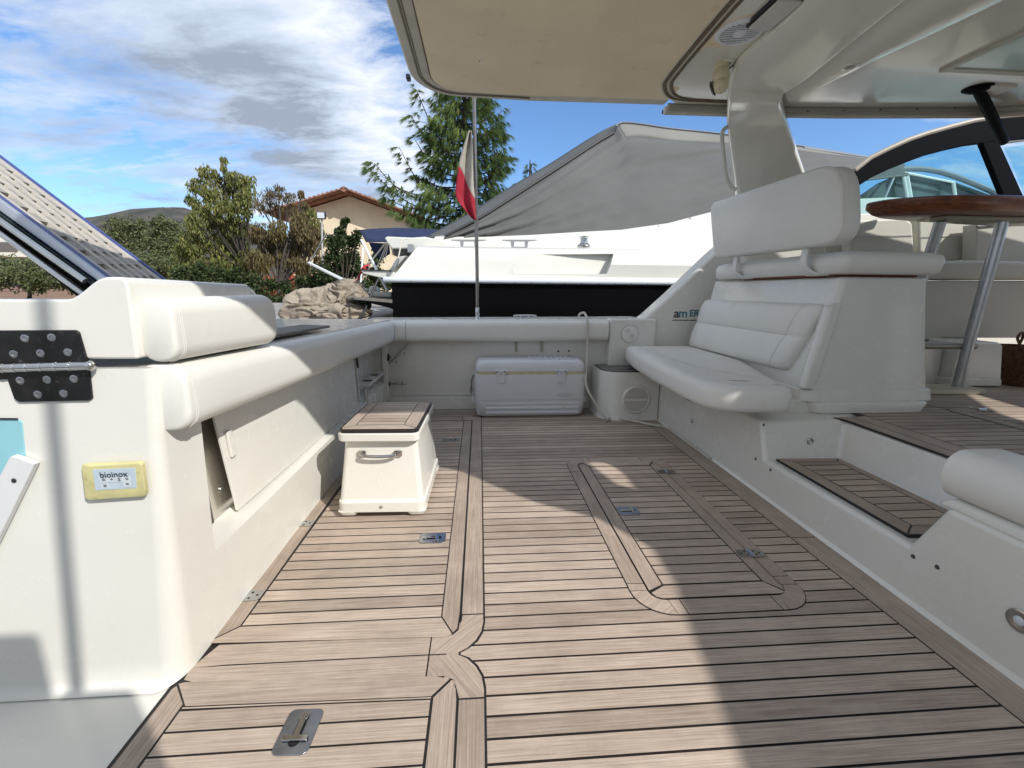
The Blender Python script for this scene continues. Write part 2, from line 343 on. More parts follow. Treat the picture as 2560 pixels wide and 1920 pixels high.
def clip(poly, axis, lo, hi):
    for sgn, lim in ((1, lo), (-1, hi)):
        out = []
        for i in range(len(poly)):
            a, b = poly[i], poly[(i+1) % len(poly)]
            da, db = sgn*(a[axis]-lim), sgn*(b[axis]-lim)
            if da >= 0: out.append(a)
            if (da >= 0) != (db >= 0):
                t = da/(da-db); out.append((a[0]+(b[0]-a[0])*t, a[1]+(b[1]-a[1])*t))
        poly = out
        if len(poly) < 3: return []
    return poly
class Teak:
    """flat planks: each face carries its own tone and grain coordinates"""
    def __init__(s): s.v = []; s.f = []; s.g = []; s.r = []
    def plank(s, poly, z, d=(1, 0), rnd=None):
        if len(poly) < 3: return s
        b = len(s.v); s.v += [(p[0], p[1], z) for p in poly]
        area = sum(poly[i][0]*poly[(i+1) % len(poly)][1]-poly[(i+1) % len(poly)][0]*poly[i][1] for i in range(len(poly)))
        idx = list(range(b, b+len(poly)))
        if area < 0: idx.reverse(); poly = poly[::-1]
        s.f.append(idx); r = random.random() if rnd is None else rnd; s.r.append(r)
        L = math.hypot(*d); d = (d[0]/L, d[1]/L); ou, ov = random.uniform(0, 50), random.uniform(0, 50)
        s.g.append([(p[0]*d[0]+p[1]*d[1]+ou, -p[0]*d[1]+p[1]*d[0]+ov, 0) for p in poly]); return s
    def bands(s, poly, z, y0, pitch, gap=0.0060, k0=-80, k1=80, axis=1, d=(1, 0)):
        for k in range(k0, k1):
            q = clip(poly, axis, y0+k*pitch+gap/2, y0+(k+1)*pitch-gap/2)
            if len(q) > 2: s.plank(q, z, d)
        return s
    def build(s, name, parent=None, mt=None):
        me = bpy.data.meshes.new(name); me.from_pydata(s.v, [], s.f); o = bpy.data.objects.new(name, me); COL.objects.link(o); me.materials.append(mt or TEAK)
        a = me.attributes.new('gc', 'FLOAT_VECTOR', 'CORNER'); b = me.attributes.new('rnd', 'FLOAT', 'FACE')
        k = 0
        for fi, f in enumerate(s.g):
            b.data[fi].value = s.r[fi]
            for g in f: a.data[k].vector = g; k += 1
        if parent: o.parent = parent
        return o
def sheet(poly, z, name, mt, parent=None, th=0.0):
    m_ = MB()
    if th: m_.prism([(p[0], p[1], z-th) for p in poly], (0, 0, th))
    else: m_.add([(p[0], p[1], z) for p in poly], [tuple(range(len(poly)))])
    return m_.build(name, mt, parent, smooth=False)
def text(body, size, mt, name, parent, M, ext=0.0006, align='CENTER', bold=0.0):
    c = bpy.data.curves.new(name, 'FONT'); c.body = body; c.size = size; c.extrude = ext; c.align_x = align; c.align_y = 'CENTER'; c.offset = bold
    o = bpy.data.objects.new(name, c); COL.objects.link(o)
    bpy.context.view_layer.update()
    me = bpy.data.meshes.new_from_object(o.evaluated_get(bpy.context.evaluated_depsgraph_get())); bpy.data.objects.remove(o)
    o = bpy.data.objects.new(name, me); COL.objects.link(o); me.materials.clear(); me.materials.append(mt); o.matrix_world = M
    if parent: o.parent = parent
    return o
def frame_m(o, xd, yd):
    xd = Vector(xd).normalized(); yd = Vector(yd); yd = (yd-xd*yd.dot(xd)).normalized(); zd = xd.cross(yd)
    M = Matrix((xd, yd, zd)).transposed().to_4x4(); M.translation = Vector(o); return M

# ================================================================== THE SETTING
Y0, PT = 1.396, 0.05427
# ---- cockpit sole
deck = MB(); deck.box(-2.4, 4.6, -0.9, 3.9, -0.25, -0.004); o = deck.build('deck', GEL, smooth=False); tag(o, kind='structure')
o = sheet([(-0.80, 0.2), (1.405, 0.2), (1.405, 3.66), (-0.80, 3.66)], -0.0015, 'deck_caulking', CAULK, o)
o['kind'] = 'structure'
tk = Teak(); z = 0.0015
tk.bands([(0.010, 0.22), (1.286, 0.22), (1.286, 3.40), (0.010, 3.40), (0.010, 1.19), (-0.10, 1.15), (-0.10, 0.93), (0.010, 0.90)], z, Y0, PT)
tk.bands([(-0.78, 3.402), (1.286, 3.402), (1.286, 3.65), (-0.78, 3.65)], z, Y0, PT)
tk.plank([(-0.78, 3.303), (-0.146, 3.300), (-0.146, 3.398), (-0.78, 3.398)], z, (1, 0), 0.4)
for a, b in ((0.22, 1.55), (1.554, 3.20)): tk.plank([(1.291, a), (1.40, a), (1.40, b), (1.291, b)], z, (0, 1), 0.35)
tk.plank([(1.291, 3.204), (1.40, 3.204), (1.40, 3.65), (1.291, 3.65)], z, (0, 1))
# king planks with the two rounded corners that meet in a cusp
def cusp(top):
    s_ = 1 if top else -1; yc = 1.043
    outer = [(0.004, yc+s_*0.115), (-0.002, yc+s_*0.078), (-0.018, yc+s_*0.045), (-0.042, yc+s_*0.018), (-0.07, yc+s_*0.002)]
    inner = [(-0.146, yc+s_*0.002), (-0.146, yc+s_*0.070), (-0.100, yc+s_*0.071), (-0.072, yc+s_*0.085), (-0.062, yc+s_*0.125)]
    return outer+inner
for t in (True, False):
    c_ = cusp(t)
    if t: c_ = [(0.004, 1.19)]+c_+[(-0.060, 1.19)]
    else: c_ = [(0.004, 0.905)]+c_+[(-0.058, 0.905)]
    tk.plank(c_, z+0.0012, (0.7, 0.7) if t else (-0.6, 0.8), 0.45 if t else 0.25)
tk.plank([(-0.062, 1.195), (0.004, 1.195), (0.004, 2.3), (-0.062, 2.3)], z+0.0012, (0, 1), 0.25)
tk.plank([(-0.062, 2.303), (0.004, 2.303), (0.004, 3.29), (-0.062, 3.29)], z+0.0012, (0, 1), 0.15)
tk.plank([(-0.058, 0.22), (0.004, 0.22), (0.004, 0.90), (-0.058, 0.90)], z+0.0012, (0, 1), 0.1)
tk.plank([(-0.14, 3.294), (0.004, 3.294), (0.004, 3.40), (-0.14, 3.40)], z+0.0012, (1, 0), 0.5)
# the plank pair between the two port hatches
tk.plank([(-0.78, 1.041), (-0.750, 1.118), (-0.15, 1.112), (-0.15, 1.047), (-0.69, 1.047)], z, (1, 0), 0.6)
tk.plank([(-0.78, 1.041), (-0.69, 1.043), (-0.15, 1.043), (-0.15, 0.975), (-0.70, 0.993), (-0.735, 0.993), (-0.775, 1.005)], z, (1, 0), 0.55)
o = tk.build('deck_planking', bpy.data.objects['deck']); o['kind'] = 'structure'
seam = [(-0.066, 0.2), (0.010, 0.2), (0.010, 0.90)]+[(a+0.006, b+(0.004 if b < 1.04 else 0)) for a, b in [(0.004, 0.928), (-0.002, 0.965), (-0.018, 0.998), (-0.042, 1.025), (-0.066, 1.040)]]
seam += [(a+0.006, b) for a, b in [(-0.066, 1.046), (-0.042, 1.061), (-0.018, 1.084), (-0.002, 1.118), (0.004, 1.158)]]+[(0.010, 1.19), (0.010, 3.42), (-0.066, 3.42)]
o = sheet(seam, z+0.0004, 'deck_seam', CAULK, bpy.data.objects['deck']); o['kind'] = 'structure'

# ---- port side moulding (left of the picture) with its long recess
wl = MB()
xb, xt = -0.775, -0.722
def wring(z_, x_, fl_, x2, zf):
    r_ = 0.055-0.035*min(1, z_/0.8); c_ = (x_-r_, 1.0+r_)
    pts = [(-2.6, 1.0-fl_)]+[(c_[0]+(r_+fl_*math.sin(R(t))*0.0)*math.cos(R(-90+t)), c_[1]+(r_+fl_*math.cos(R(t)))*math.sin(R(-90+t))) for t in range(0, 91, 10)]+[(x2, 3.68), (-2.6, 3.68)]
    return [(a, b, z_ if b < 3 else zf) for a, b in pts]
rings = [wring(0.0, xb, 0.030, xb, 0.0), wring(0.003, xb, 0.019, xb, 0.003), wring(0.010, xb, 0.009, xb, 0.010), wring(0.022, xb+0.001, 0.003, xb, 0.022), wring(0.065, xb+0.003, 0.0, xb, 0.06), wring(0.4, xb+0.024, 0, xb+0.01, 0.38), wring(0.825, xt, 0, xt-0.02, 0.76)]
wl.loft(rings)
wlo = wl.build('wall_left', GEL)
cu = MB(); cu.loft([[(-0.60, 1.175, 0.258), (-0.60, 3.62, 0.240), (-0.60, 3.62, 0.72), (-0.60, 1.150, 0.79)], [(-0.765, 1.175, 0.262), (-0.765, 3.62, 0.244), (-0.765, 3.62, 0.70), (-0.765, 1.150, 0.77)], [(-0.87, 1.185, 0.30), (-0.87, 3.61, 0.282), (-0.87, 3.61, 0.68), (-0.87, 1.16, 0.73)]])
cut(wlo, cu.build('cutter', GEL, smooth=False))
for p in wlo.data.polygons: p.use_smooth = True
md = wlo.modifiers.new('edge', 'BEVEL'); md.width = 0.014; md.segments = 4; md.limit_method = 'ANGLE'; md.angle_limit = R(40); md.harden_normals = True
tag(wlo, kind='structure')
# wall post at the far end of the recess and the cup-holder tray are built with the things below

# ---- far (port quarter) coaming
wb = MB()
wb.prism([(-0.95, 3.66, 0), (1.42, 3.66, 0), (1.42, 3.66, 0.775), (-0.95, 3.66, 0.755)], (0, 0.36, 0))
wbo = wb.build('wall_back', GEL, bevel=0.012); tag(wbo, kind='structure')
kb = MB(); kb.prism([(-0.79, 3.655, 0), (1.10, 3.655, 0), (1.10, 3.655, 0.105), (-0.79, 3.655, 0.105)], (0, -0.022, 0)); kb.prism([(-0.79, 3.657, 0.125), (1.10, 3.657, 0.125), (1.10, 3.657, 0.133), (-0.79, 3.657, 0.133)], (0, -0.008, 0))
o = kb.build('wall_kickboard', GEL, wbo, bevel=0.006); o['kind'] = 'structure'
# column right of the bolster and the rising side bulwark
co = MB(); co.prism([(1.075, 3.55, 0), (1.47, 3.55, 0), (1.47, 3.68, 0), (1.075, 3.68, 0)], (0, 0, 0.782))
o = co.build('wall_column', GEL, wbo, bevel=0.02); o['kind'] = 'structure'
bw = MB(); bw.prism([(1.36, 3.60, 0.0), (3.2, 3.60, 0.0), (3.2, 3.60, 1.62), (2.25, 3.60, 1.60), (1.93, 3.60, 1.315), (1.60, 3.60, 0.985), (1.40, 3.60, 0.80), (1.36, 3.60, 0.776)], (0, 0.20, 0))
bwo = bw.build('wall_bulwark', GEL, bevel=0.03, seg=4); tag(bwo, kind='structure')
# outside hull of our own boat and its side deck
hb = MB(); hb.box(-3.6, 8, 3.72, 4.12, -0.6, 0.735); o = hb.build('hull_side', GEL, wbo, bevel=0.03); o['kind'] = 'structure'

# ---- step riser on the right with the recessed tread
wr = MB(); wr.box(1.412, 1.86, -0.6, 3.62, -0.2, 0.372); wr.box(1.412, 2.02, 2.03, 3.60, 0.0, 0.41)
wro = MB(); wro.loft([[(1.412, -0.6, -0.1), (1.9, -0.6, -0.1), (1.9, 3.62, -0.1), (1.412, 3.62, -0.1)], [(1.412, -0.6, 0.368), (1.9, -0.6, 0.368), (1.9, 3.62, 0.368), (1.412, 3.62, 0.368)]])
wro = wro.build('wall_right', GEL)
cu = MB(); cu.loft([[(1.30, 1.20, 0.188), (1.79, 1.20, 0.188), (1.79, 1.93, 0.188), (1.30, 1.955, 0.188)], [(1.30, 1.10, 0.40), (1.86, 1.10, 0.40), (1.86, 2.005, 0.40), (1.30, 2.03, 0.40)]])
cut(wro, cu.build('cutter', GEL, smooth=False))
for p in wro.data.polygons: p.use_smooth = True
md = wro.modifiers.new('edge', 'BEVEL'); md.width = 0.02; md.segments = 4; md.limit_method = 'ANGLE'; md.angle_limit = R(35); md.harden_normals = True
tag(wro, kind='structure')
o = MB().loft([[(1.416, -0.6, 0.36), (1.9, -0.6, 0.36), (1.9, 1.13, 0.36), (1.416, 1.16, 0.36)], [(1.425, -0.6, 0.395), (1.9, -0.6, 0.395), (1.9, 1.09, 0.395), (1.425, 1.12, 0.395)]]).build('wall_side_base', GEL, wro, bevel=0.015); o['kind'] = 'structure'
qr = MB(); qr.prism([(1.398, 0.2, 0.0), (1.414, 0.2, 0.0), (1.414, 0.2, 0.016)], (0, 3.35, 0)); o = qr.build('wall_sealant', GEL, wro); o['kind'] = 'structure'
# raised helm floor
hf = MB(); hf.box(1.88, 6.5, -1.2, 4.2, 0.10, 0.366); hfo = hf.build('floor', GEL, smooth=False); tag(hfo, kind='structure')
o = sheet([(1.846, 1.0), (6.4, 1.0), (6.4, 3.6), (2.30, 3.6), (1.98, 2.06), (1.825, 2.045), (1.842, 1.975)], 0.3705, 'floor_caulking', CAULK, hfo, th=0.004); o['kind'] = 'structure'
tk = Teak(); zz = 0.3725
tk.plank([(1.853, 1.02), (1.925, 1.02), (1.925, 2.047), (1.832, 2.04), (1.857, 1.98)], zz, (0, 1), 0.2)
tk.plank([(1.930, 1.02), (2.020, 1.02), (2.020, 2.06), (1.930, 2.04)], zz, (0, 1), 0.35)
tk.bands([(2.026, 1.02), (2.55, 1.02), (2.60, 2.155), (2.30, 3.6), (2.026, 2.08)], zz, Y0, PT)
tk.bands([(2.56, 1.02), (6.3, 1.02), (6.3, 3.6), (2.35, 3.6), (2.61, 2.155)], zz, Y0, PT)
o = tk.build('floor_planking', hfo); o['kind'] = 'structure'
# starboard side of the boat (behind the photographer): coaming, windscreen and side screens shape the light
sw = MB(); sw.box(-2.4, 1.2, -0.95, -0.80, -0.6, 0.80); sw.box(1.2, 5.5, -1.0, -0.80, -0.6, 1.05)
wbr = MB(); wbr.box(-0.75, 0.36, -0.80, -0.33, 0.0, 1.74); wbr.box(0.36, 0.55, -0.80, -0.33, 0.0, 1.56)
wbo_ = wbr.build('shadow_blocker', GEL, bevel=0.03); tag(wbo_, 'unseen white cabinet on the starboard side behind the viewer', 'blocker')  # unseen block added to cast the photographer's shadow at lower left
o = MB().tube([(0.405, -0.37, 1.3), (0.62, -0.37, 3.1)], 0.014, 12).build('mast', STEEL); tag(o, 'slim steel mast added unseen behind the viewer to cast a strip of shadow', 'mast')  # unseen pole added to cast the strip shadow on the left moulding
sw.box(2.62, 6.5, -0.93, -0.90, 1.05, 2.09); sw.box(6.40, 6.5, -0.9, 4.0, 0.37, 1.55)
swo = sw.build('wall_starboard', GEL, bevel=0.02); tag(swo, kind='structure')

# ---- quay, water, ground, hill
o = MB().box(-60, 60, -60, 4.9, -1.2, -0.9).build('water', WATER, smooth=False); tag(o, kind='structure')
o = MB().box(-60, 60, 4.9, 7.5, -1.2, -0.9).build('water', WATER, smooth=False); tag(o, kind='structure')
gr = MB(); N = 36
def gh(x, y): return 0.30+0.25*noise.noise(Vector((x*0.05, y*0.05, 3)))*min(1, max(0, (y-12)/30))
xs = [-900+50*i for i in range(37)]; ys = [11.5, 14, 18, 24, 34, 50, 80, 130, 220, 400, 700, 1300]
gv = [(x, y, gh(x, y) if y < 300 else 0.3) for y in ys for x in xs]
gf = [(j*37+i, j*37+i+1, (j+1)*37+i+1, (j+1)*37+i) for j in range(len(ys)-1) for i in range(36)]
o = MB().add(gv, gf).build('ground', EARTH); tag(o, kind='structure')
o = MB().box(-40, -6.2, -60, 11.6, -1.3, 0.36).build('quay', CONC, bevel=0.03); tag(o, kind='structure')
o = MB().box(-6.25, 40, 7.4, 11.6, -1.3, 0.30).build('quay', CONC, bevel=0.03); tag(o, kind='structure')
hl = MB(); hv = []; nx, ny = 90, 14
for j in range(ny):
    for i in range(nx):
        x = -1300+1500*i/(nx-1); y = 560+360*j/(ny-1); t = j/(ny-1)
        ridge = 62+50*math.exp(-((x+500)/150)**2)+18*math.exp(-((x+760)/180)**2)+36*math.exp(-((x+1050)/260)**2)-30*math.exp(-((x+90)/200)**2)
        hv.append((x, y, ridge*math.sin(min(1, t*1.25)*math.pi/2)*(1+0.05*noise.noise(Vector((x*0.02, y*0.02, 0))))*1.17+5*noise.noise(Vector((x*0.03, y*0.03, 5)))+2*noise.noise(Vector((x*0.15, y*0.1, 9)))))
hfc = [(j*nx+i, j*nx+i+1, (j+1)*nx+i+1, (j+1)*nx+i) for j in range(ny-1) for i in range(nx-1)]
o = MB().add(hv, hfc).build('hill', HILLM, angle=180); tag(o, kind='structure')

# ---- teak swim platform / boarding deck behind the transom, planked
bd = MB(); bd.box(-9.5, -1.05, 4.75, 12.0, 0.30, 0.635); o = bd.build('pier', CONC, bevel=0.01); tag(o, kind='structure')
tk = Teak(); tk.bands([(-9.45, 4.78), (-1.08, 4.78), (-1.08, 11.97), (-9.45, 11.97)], 0.6385, Y0, 0.14, gap=0.018, k1=120)
o = tk.build('pier_planking', bpy.data.objects['pier'], teakmat('grey_teak', 0.85, 0.35)); o['kind'] = 'structure'

# ================================================================== HARDTOP
RZ = 2.10
stbd = [(5.6, -1.3), (2.53, -1.3), (2.60, -0.95), (2.67, -0.55), (2.67, -0.35), (2.49, -0.06), (2.19, 0.13), (1.93, 0.40), (1.80, 0.52), (1.60, 0.63), (1.30, 0.66), (0.955, 0.64)]  # unseen starboard edge, shaped to throw the shadow line on the deck
port = [(-0.36, 0.50), (-0.36, 2.45)]+[(-0.10+0.26*math.cos(R(a)), 2.57+0.28*math.sin(R(a))) for a in range(180, 84, -10)]+[(0.3, 2.868), (1.24, 2.845), (2.2, 2.80), (2.98, 2.72), (3.4, 2.62), (5.6, 2.3)]
outline = stbd+port
# canvas awning: part of the roof aft of the zip
aft = [(1.12, 0.65), (0.95, 0.64), (0.70, 0.58), (0.50, 0.42), (0.35, 0.29), (-0.15, 0.28), (-0.36, 0.50)]+port[1:-6]+[(0.3, 2.868), (1.12, 2.848)]
aw = MB(); aw.prism([(p[0], p[1], RZ) for p in aft], (0, 0, 0.045))
awo = aw.build('awning', HEM, bevel=0.016, seg=4); tag(awo, 'beige canvas awning over the cockpit with sewn hem and rounded corner', 'awning')
def inset(poly, d):
    n = len(poly); out = []
    A = sum(poly[i][0]*poly[(i+1) % n][1]-poly[(i+1) % n][0]*poly[i][1] for i in range(n)); sg = 1 if A > 0 else -1
    for i in range(n):
        a, b, c = Vector(poly[i-1]), Vector(poly[i]), Vector(poly[(i+1) % n])
        e1 = (b-a).normalized(); e2 = (c-b).normalized()
        n1 = Vector((-e1.y, e1.x))*sg; n2 = Vector((-e2.y, e2.x))*sg; k = n1+n2
        k = k/(max(0.35, 1+n1.dot(n2))); out.append(tuple(b+k*d))
    return out
ins = inset(aft, 0.112)
ins = [(1.10 if p[0] > 1.0 else p[0], p[1]) for p in ins]
ln = MB()
# gently sagging lining panel
bm = bmesh.new(); fv = [bm.verts.new((p[0], p[1], RZ-0.004)) for p in ins]; bm.faces.new(fv)
bmesh.ops.triangulate(bm, faces=bm.faces[:]); bmesh.ops.subdivide_edges(bm, edges=bm.edges[:], cuts=5, use_grid_fill=True)
for v_ in bm.verts: v_.co.z -= 0.006*(1+noise.noise(Vector((v_.co.x*2, v_.co.y*2, 0))))+0.0
me = bpy.data.meshes.new('lining'); bm.to_mesh(me); bm.free()
for p_ in me.polygons: p_.use_smooth = True
o = bpy.data.objects.new('lining', me); COL.objects.link(o); me.materials.append(CANV); o.parent = awo
def ribbon_path(poly, d, zc, r, name, mt, parent, closed=False, sl=None):
    q = inset(poly, d); q = q[sl[0]:sl[1]] if sl else q
    return MB().tube([(a, b, zc) for a, b in q], r, 6, closed=closed).build(name, mt, parent)
ribbon_path(aft, 0.110, RZ-0.006, 0.0045, 'seam', ZIP, awo, sl=(1, len(aft)-1))
ribbon_path(aft, 0.050, RZ-0.001, 0.005, 'seam', mat('hem_thread', (0.22, 0.19, 0.15), 0.8), awo, sl=(1, len(aft)-1))
ribbon_path(aft, 0.062, RZ-0.001, 0.003, 'seam', MATS['hem_thread'], awo, sl=(1, len(aft)-1))
g_ = P(1037, 133, z=RZ-0.01); o = MB().lathe([(0.003, 0), (0.009, -0.001), (0.010, -0.004), (0.004, -0.006)], g_, (0, 0, -1), 14).build('grommet', STEEL, awo)
# zip and piping between the awning and the rigid top
zp = [P(a, b, z=RZ-0.005) for a, b in ((1690, -120), (1580, 0), (1500, 95), (1448, 160), (1436, 182), (1444, 203), (1470, 212), (1530, 216), (1600, 219))]
zc = bez(zp, 5)
zo = thing('zip_edge', 'brown zip and rolled piping where the awning meets the rigid roof', 'zip', zc[0])
for dx, r_, mt_ in ((0, 0.010, ZIP), (0.020, 0.007, HEM), (0.036, 0.009, ZIP), (-0.016, 0.006, HEM)):
    pts = [Vector((p.x+dx*0.9, p.y-dx*0.35, RZ-0.004-r_*0.5)) for p in zc]
    o = MB().tube([p-zo.location for p in pts], r_, 8).build('piping', mt_, zo)
# rigid roof
fwd = [(5.6, 2.3), (3.4, 2.62), (2.98, 2.72), (2.2, 2.80), (1.30, 2.842), (1.16, 2.78), (1.02, 2.66), (0.985, 2.55)]+stbd[::-1]
rr = MB(); rr.prism([(p[0], p[1], RZ-0.010) for p in fwd], (0, 0, 0.09))
rro = rr.build('hardtop', GELR, bevel=0.012); tag(rro, 'white moulded rigid roof over the helm', 'hardtop')
def opening(pts):  # unseen roof holes added, traced back along the sun to make light patches
    c_ = MB(); c_.prism([(a, b, 1.9) for a, b in pts], (0, 0, 0.5)); return c_.build('cutter', GEL, smooth=False)
k_ = SUNV/SUNV.z
def up_to_roof(p): q = p+k_*(2.10-p.z); return (q.x, q.y)
rro.modifiers.clear()
for poly in ([(0.62, 2.40), (0.80, 2.40), (0.86, 2.15), (0.86, 1.96), (0.70, 2.09)],): cut(rro, opening([up_to_roof(Vector((a, b, 0))) for a, b in poly]))
cut(rro, opening([up_to_roof(P(a, b, z=0.373)) for a, b in ((2085, 852), (2125, 848), (2330, 905), (2330, 950), (2150, 893))]))
cut(rro, opening([up_to_roof(P(a, b, y=2.14)) for a, b in ((1871, 893), (1893, 868), (1912, 869), (1900, 894))]))
for p_ in rro.data.polygons: p_.use_smooth = False
tr_ = [(1.125, 2.80), (1.6, 2.79), (2.2, 2.755), (2.98, 2.675), (3.4, 2.57), (5.6, 2.25)]
MB().tube([(a, b, RZ-0.022) for a, b in tr_], 0.020, 8).build('edge_track', mat('track_grey', (0.33, 0.31, 0.27), 0.6), rro)
MB().tube([(a, b+0.05, RZ-0.025) for a, b in tr_], 0.024, 8).build('edge_roll', HEM, rro)
MB().tube([(a, b+0.085, RZ-0.02) for a, b in tr_], 0.012, 8).build('edge_piping', mat('maroon_piping', (0.05, 0.025, 0.025), 0.7), rro)
for k in range(7):
    x = 1.75+0.2*k; y = 2.80-0.045*(k)*0.7-0.02
    MB().lathe([(0.006, 0), (0.005, 0.004), (0.001, 0.006)], (x, y-0.018, RZ-0.042), (0, 0, -1), 8).build('snap_stud', BLK, rro)
# transverse arch beam under the roof, carried by the port arm
def arcseg(p0, p1): return [p0, p1]
am = MB(); rings = []; lv_ = []
for (a, b, c, d, kw) in ((1610, 640, 1800, 640, {'y': 3.52}), (1600, 540, 1777, 540, {'y': 3.47}), (1590, 420, 1752, 420, {'y': 3.34}), (1578, 330, 1724, 330, {'y': 3.08}), (1571, 270, 1704, 270, {'y': 2.84}), (1570, 230, 1693, 235, {'y': 2.65}), (1572, 200, 1688, 212, {'z': 2.030}), (1577, 175, 1692, 198, {'z': 2.052}), (1584, 150, 1705, 188, {'z': 2.064}), (1598, 126, 1738, 168, {'z': 2.071}), (1640, 87, 1800, 118, {'z': 2.075}), (1731, 3, 1946, 0, {'z': 2.076}), (1830, -90, 2080, -108, {'z': 2.076})):
    lv_.append((P(a, b, **kw), P(c, d, **kw)))
Lc = bez([a for a, b in lv_], 5); Rc = bez([b for a, b in lv_], 5)
for i in range(len(Lc)):
    c_ = (Lc[i]+Rc[i])/2; w = (Rc[i]-Lc[i]).length/2; sx = (Rc[i]-Lc[i]).normalized()
    t = ((Lc[min(i+1, len(Lc)-1)]+Rc[min(i+1, len(Lc)-1)])/2-(Lc[max(0, i-1)]+Rc[max(0, i-1)])/2).normalized(); nn = t.cross(sx).normalized()
    th = 0.050 if c_.z < 1.95 else max(0.020, 0.050-(c_.z-1.95)*0.26)
    q = rrect(-w, w, -th, th, min(0.032, th*0.8), 4); rings.append([c_+sx*a+nn*b for a, b in q])
am.loft(rings); amo = am.build('roof_arch', GELR, angle=50); tag(amo, 'glossy white curved arm carrying the rigid roof behind the helm seat', 'roof arch')
b2 = MB(); rg = []
for t in (0, 0.12, 0.35, 0.7, 1.0, 1.35):
    a = P(1716+230*t, 186-186*t, z=2.078); b = P(1775+391*t, 186-186*t, z=2.046); e_ = (b-a).normalized()
    rg.append([a+Vector((-0.02, 0, 0.015)), a, a.lerp(b, 0.5)+Vector((0, 0, -0.006-0.012*min(1, t*3))), b, b+Vector((0.012, 0.004, 0.004)), b+Vector((0.02, 0.006, 0.045))])
b2.loft(rg); b2.build('rib', GELR, amo, angle=40)
MB().tube([P(1584, 139, z=2.088), P(1731, 0, z=2.088)], 0.003, 6).build('joint', mat('hairline', (0.2, 0.19, 0.16), 0.6), amo)
def disc(c, r, name, mt, parent, h=0.006, axis=(0, 0, -1)):
    return MB().lathe([(r, 0), (r, h*0.6), (r*0.86, h)], c, axis, 28).build(name, mt, parent)
# speaker
sp = P(1598, 66, z=RZ-0.006)
so_ = thing('speaker', 'round white slotted loudspeaker set into the roof', 'speaker', sp)
MB().lathe([(0.098, 0), (0.098, 0.006), (0.090, 0.014), (0.078, 0.014), (0.076, 0.006), (0.0, 0.006)], (0, 0, 0), (0, 0, -1), 40).build('rim', PLW, so_)
MB().lathe([(0.0745, 0.0070), (0.0, 0.0072)], (0, 0, 0), (0, 0, -1), 30).build('membrane', DARK, so_)
gl = MB()
for k in range(-5, 6):
    y_ = k*0.0132; h_ = math.sqrt(max(0, 0.075**2-y_**2))
    if h_ > 0.01: gl.box(-h_, h_, y_-0.0034, y_+0.0034, -0.0135, -0.0115)
gl.build('grille', PLW, so_); MB().lathe([(0.026, 0.008), (0.026, 0.0135), (0.02, 0.015), (0, 0.015)], (0, 0, 0), (0, 0, -1), 24).build('centre_cap', PLW, so_)
# rectangular light
l0 = P(1664, 56, z=RZ-0.010); e1 = (P(1719, 8, z=RZ-0.010)-l0).normalized(); e2 = (P(1655, 14, z=RZ-0.010)-l0); e2 = (e2-e1*e2.dot(e1)).normalized()
lo = thing('ceiling_light', 'rectangular ribbed ceiling light with black rim', 'ceiling light', l0)
LL = lambda q, h: [tuple(e1*a+e2*b+Vector((0, 0, -h))) for a, b in q]
MB().prism(LL(rrect(0, 0.21, 0, 0.115, 0.016), 0.0), (0, 0, -0.016)).build('rim', BLK, lo, bevel=0.004)
MB().prism(LL(rrect(0.010, 0.20, 0.010, 0.105, 0.012), 0.016), (0, 0, -0.012)).build('lens', LENS, lo, bevel=0.006)
# small ball lamp hanging by its socket
b0 = P(1557, 165, z=2.035); bl = thing('ball_lamp', 'small cream ball shaped shower lamp hanging under the roof', 'lamp', b0)
MB().lathe([(0.034, 0.062), (0.036, 0.05), (0.028, 0.035), (0.036, 0.02), (0.042, 0.0), (0.038, -0.02), (0.028, -0.032)], (0, 0, 0), (0, 0, 1), 20).build('socket', CREAM, bl)
MB().sphere((-0.002, -0.012, -0.045), 0.036, 16).build('bulb', CREAM, bl)
MB().lathe([(0.034, 0), (0.036, 0.004), (0.022, 0.012)], (-0.022, 0.02, -0.045), (-0.6, 0.5, -0.3), 14).build('lens', BLK, bl)
MB().tube([(0.03, 0, 0.03), (0.05, -0.01, 0.045), (0.055, -0.02, 0.03)], 0.003, 6).build('wire', BLK, bl)
d0 = P(1571, 133, z=RZ-0.006); dd = thing('downlight', 'small round downlight beside the ball lamp', 'downlight', d0)
MB().lathe([(0.036, 0), (0.036, 0.006), (0.030, 0.010), (0.018, 0.010), (0.016, 0.004), (0, 0.004)], (0, 0, 0), (0, 0, -1), 24).build('rim', GELR, dd); MB().lathe([(0.016, 0.005), (0, 0.006)], (0, 0, 0), (0, 0, -1), 20).build('lens', BRUSH, dd)
d0 = P(1836, 143, z=2.047); dd = thing('downlight', 'small round downlight in the sloping roof rib', 'downlight', d0)
MB().lathe([(0.034, -0.01), (0.034, 0.004), (0.026, 0.006), (0.022, 0.002), (0.0, 0.002)], (0, 0, 0), (0, 0, -1), 24).build('rim', GELR, dd); MB().lathe([(0.02, 0.003), (0, 0.004)], (0, 0, 0), (0, 0, -1), 20).build('lens', mat('dull_lens', (0.25, 0.24, 0.21), 0.3), dd)
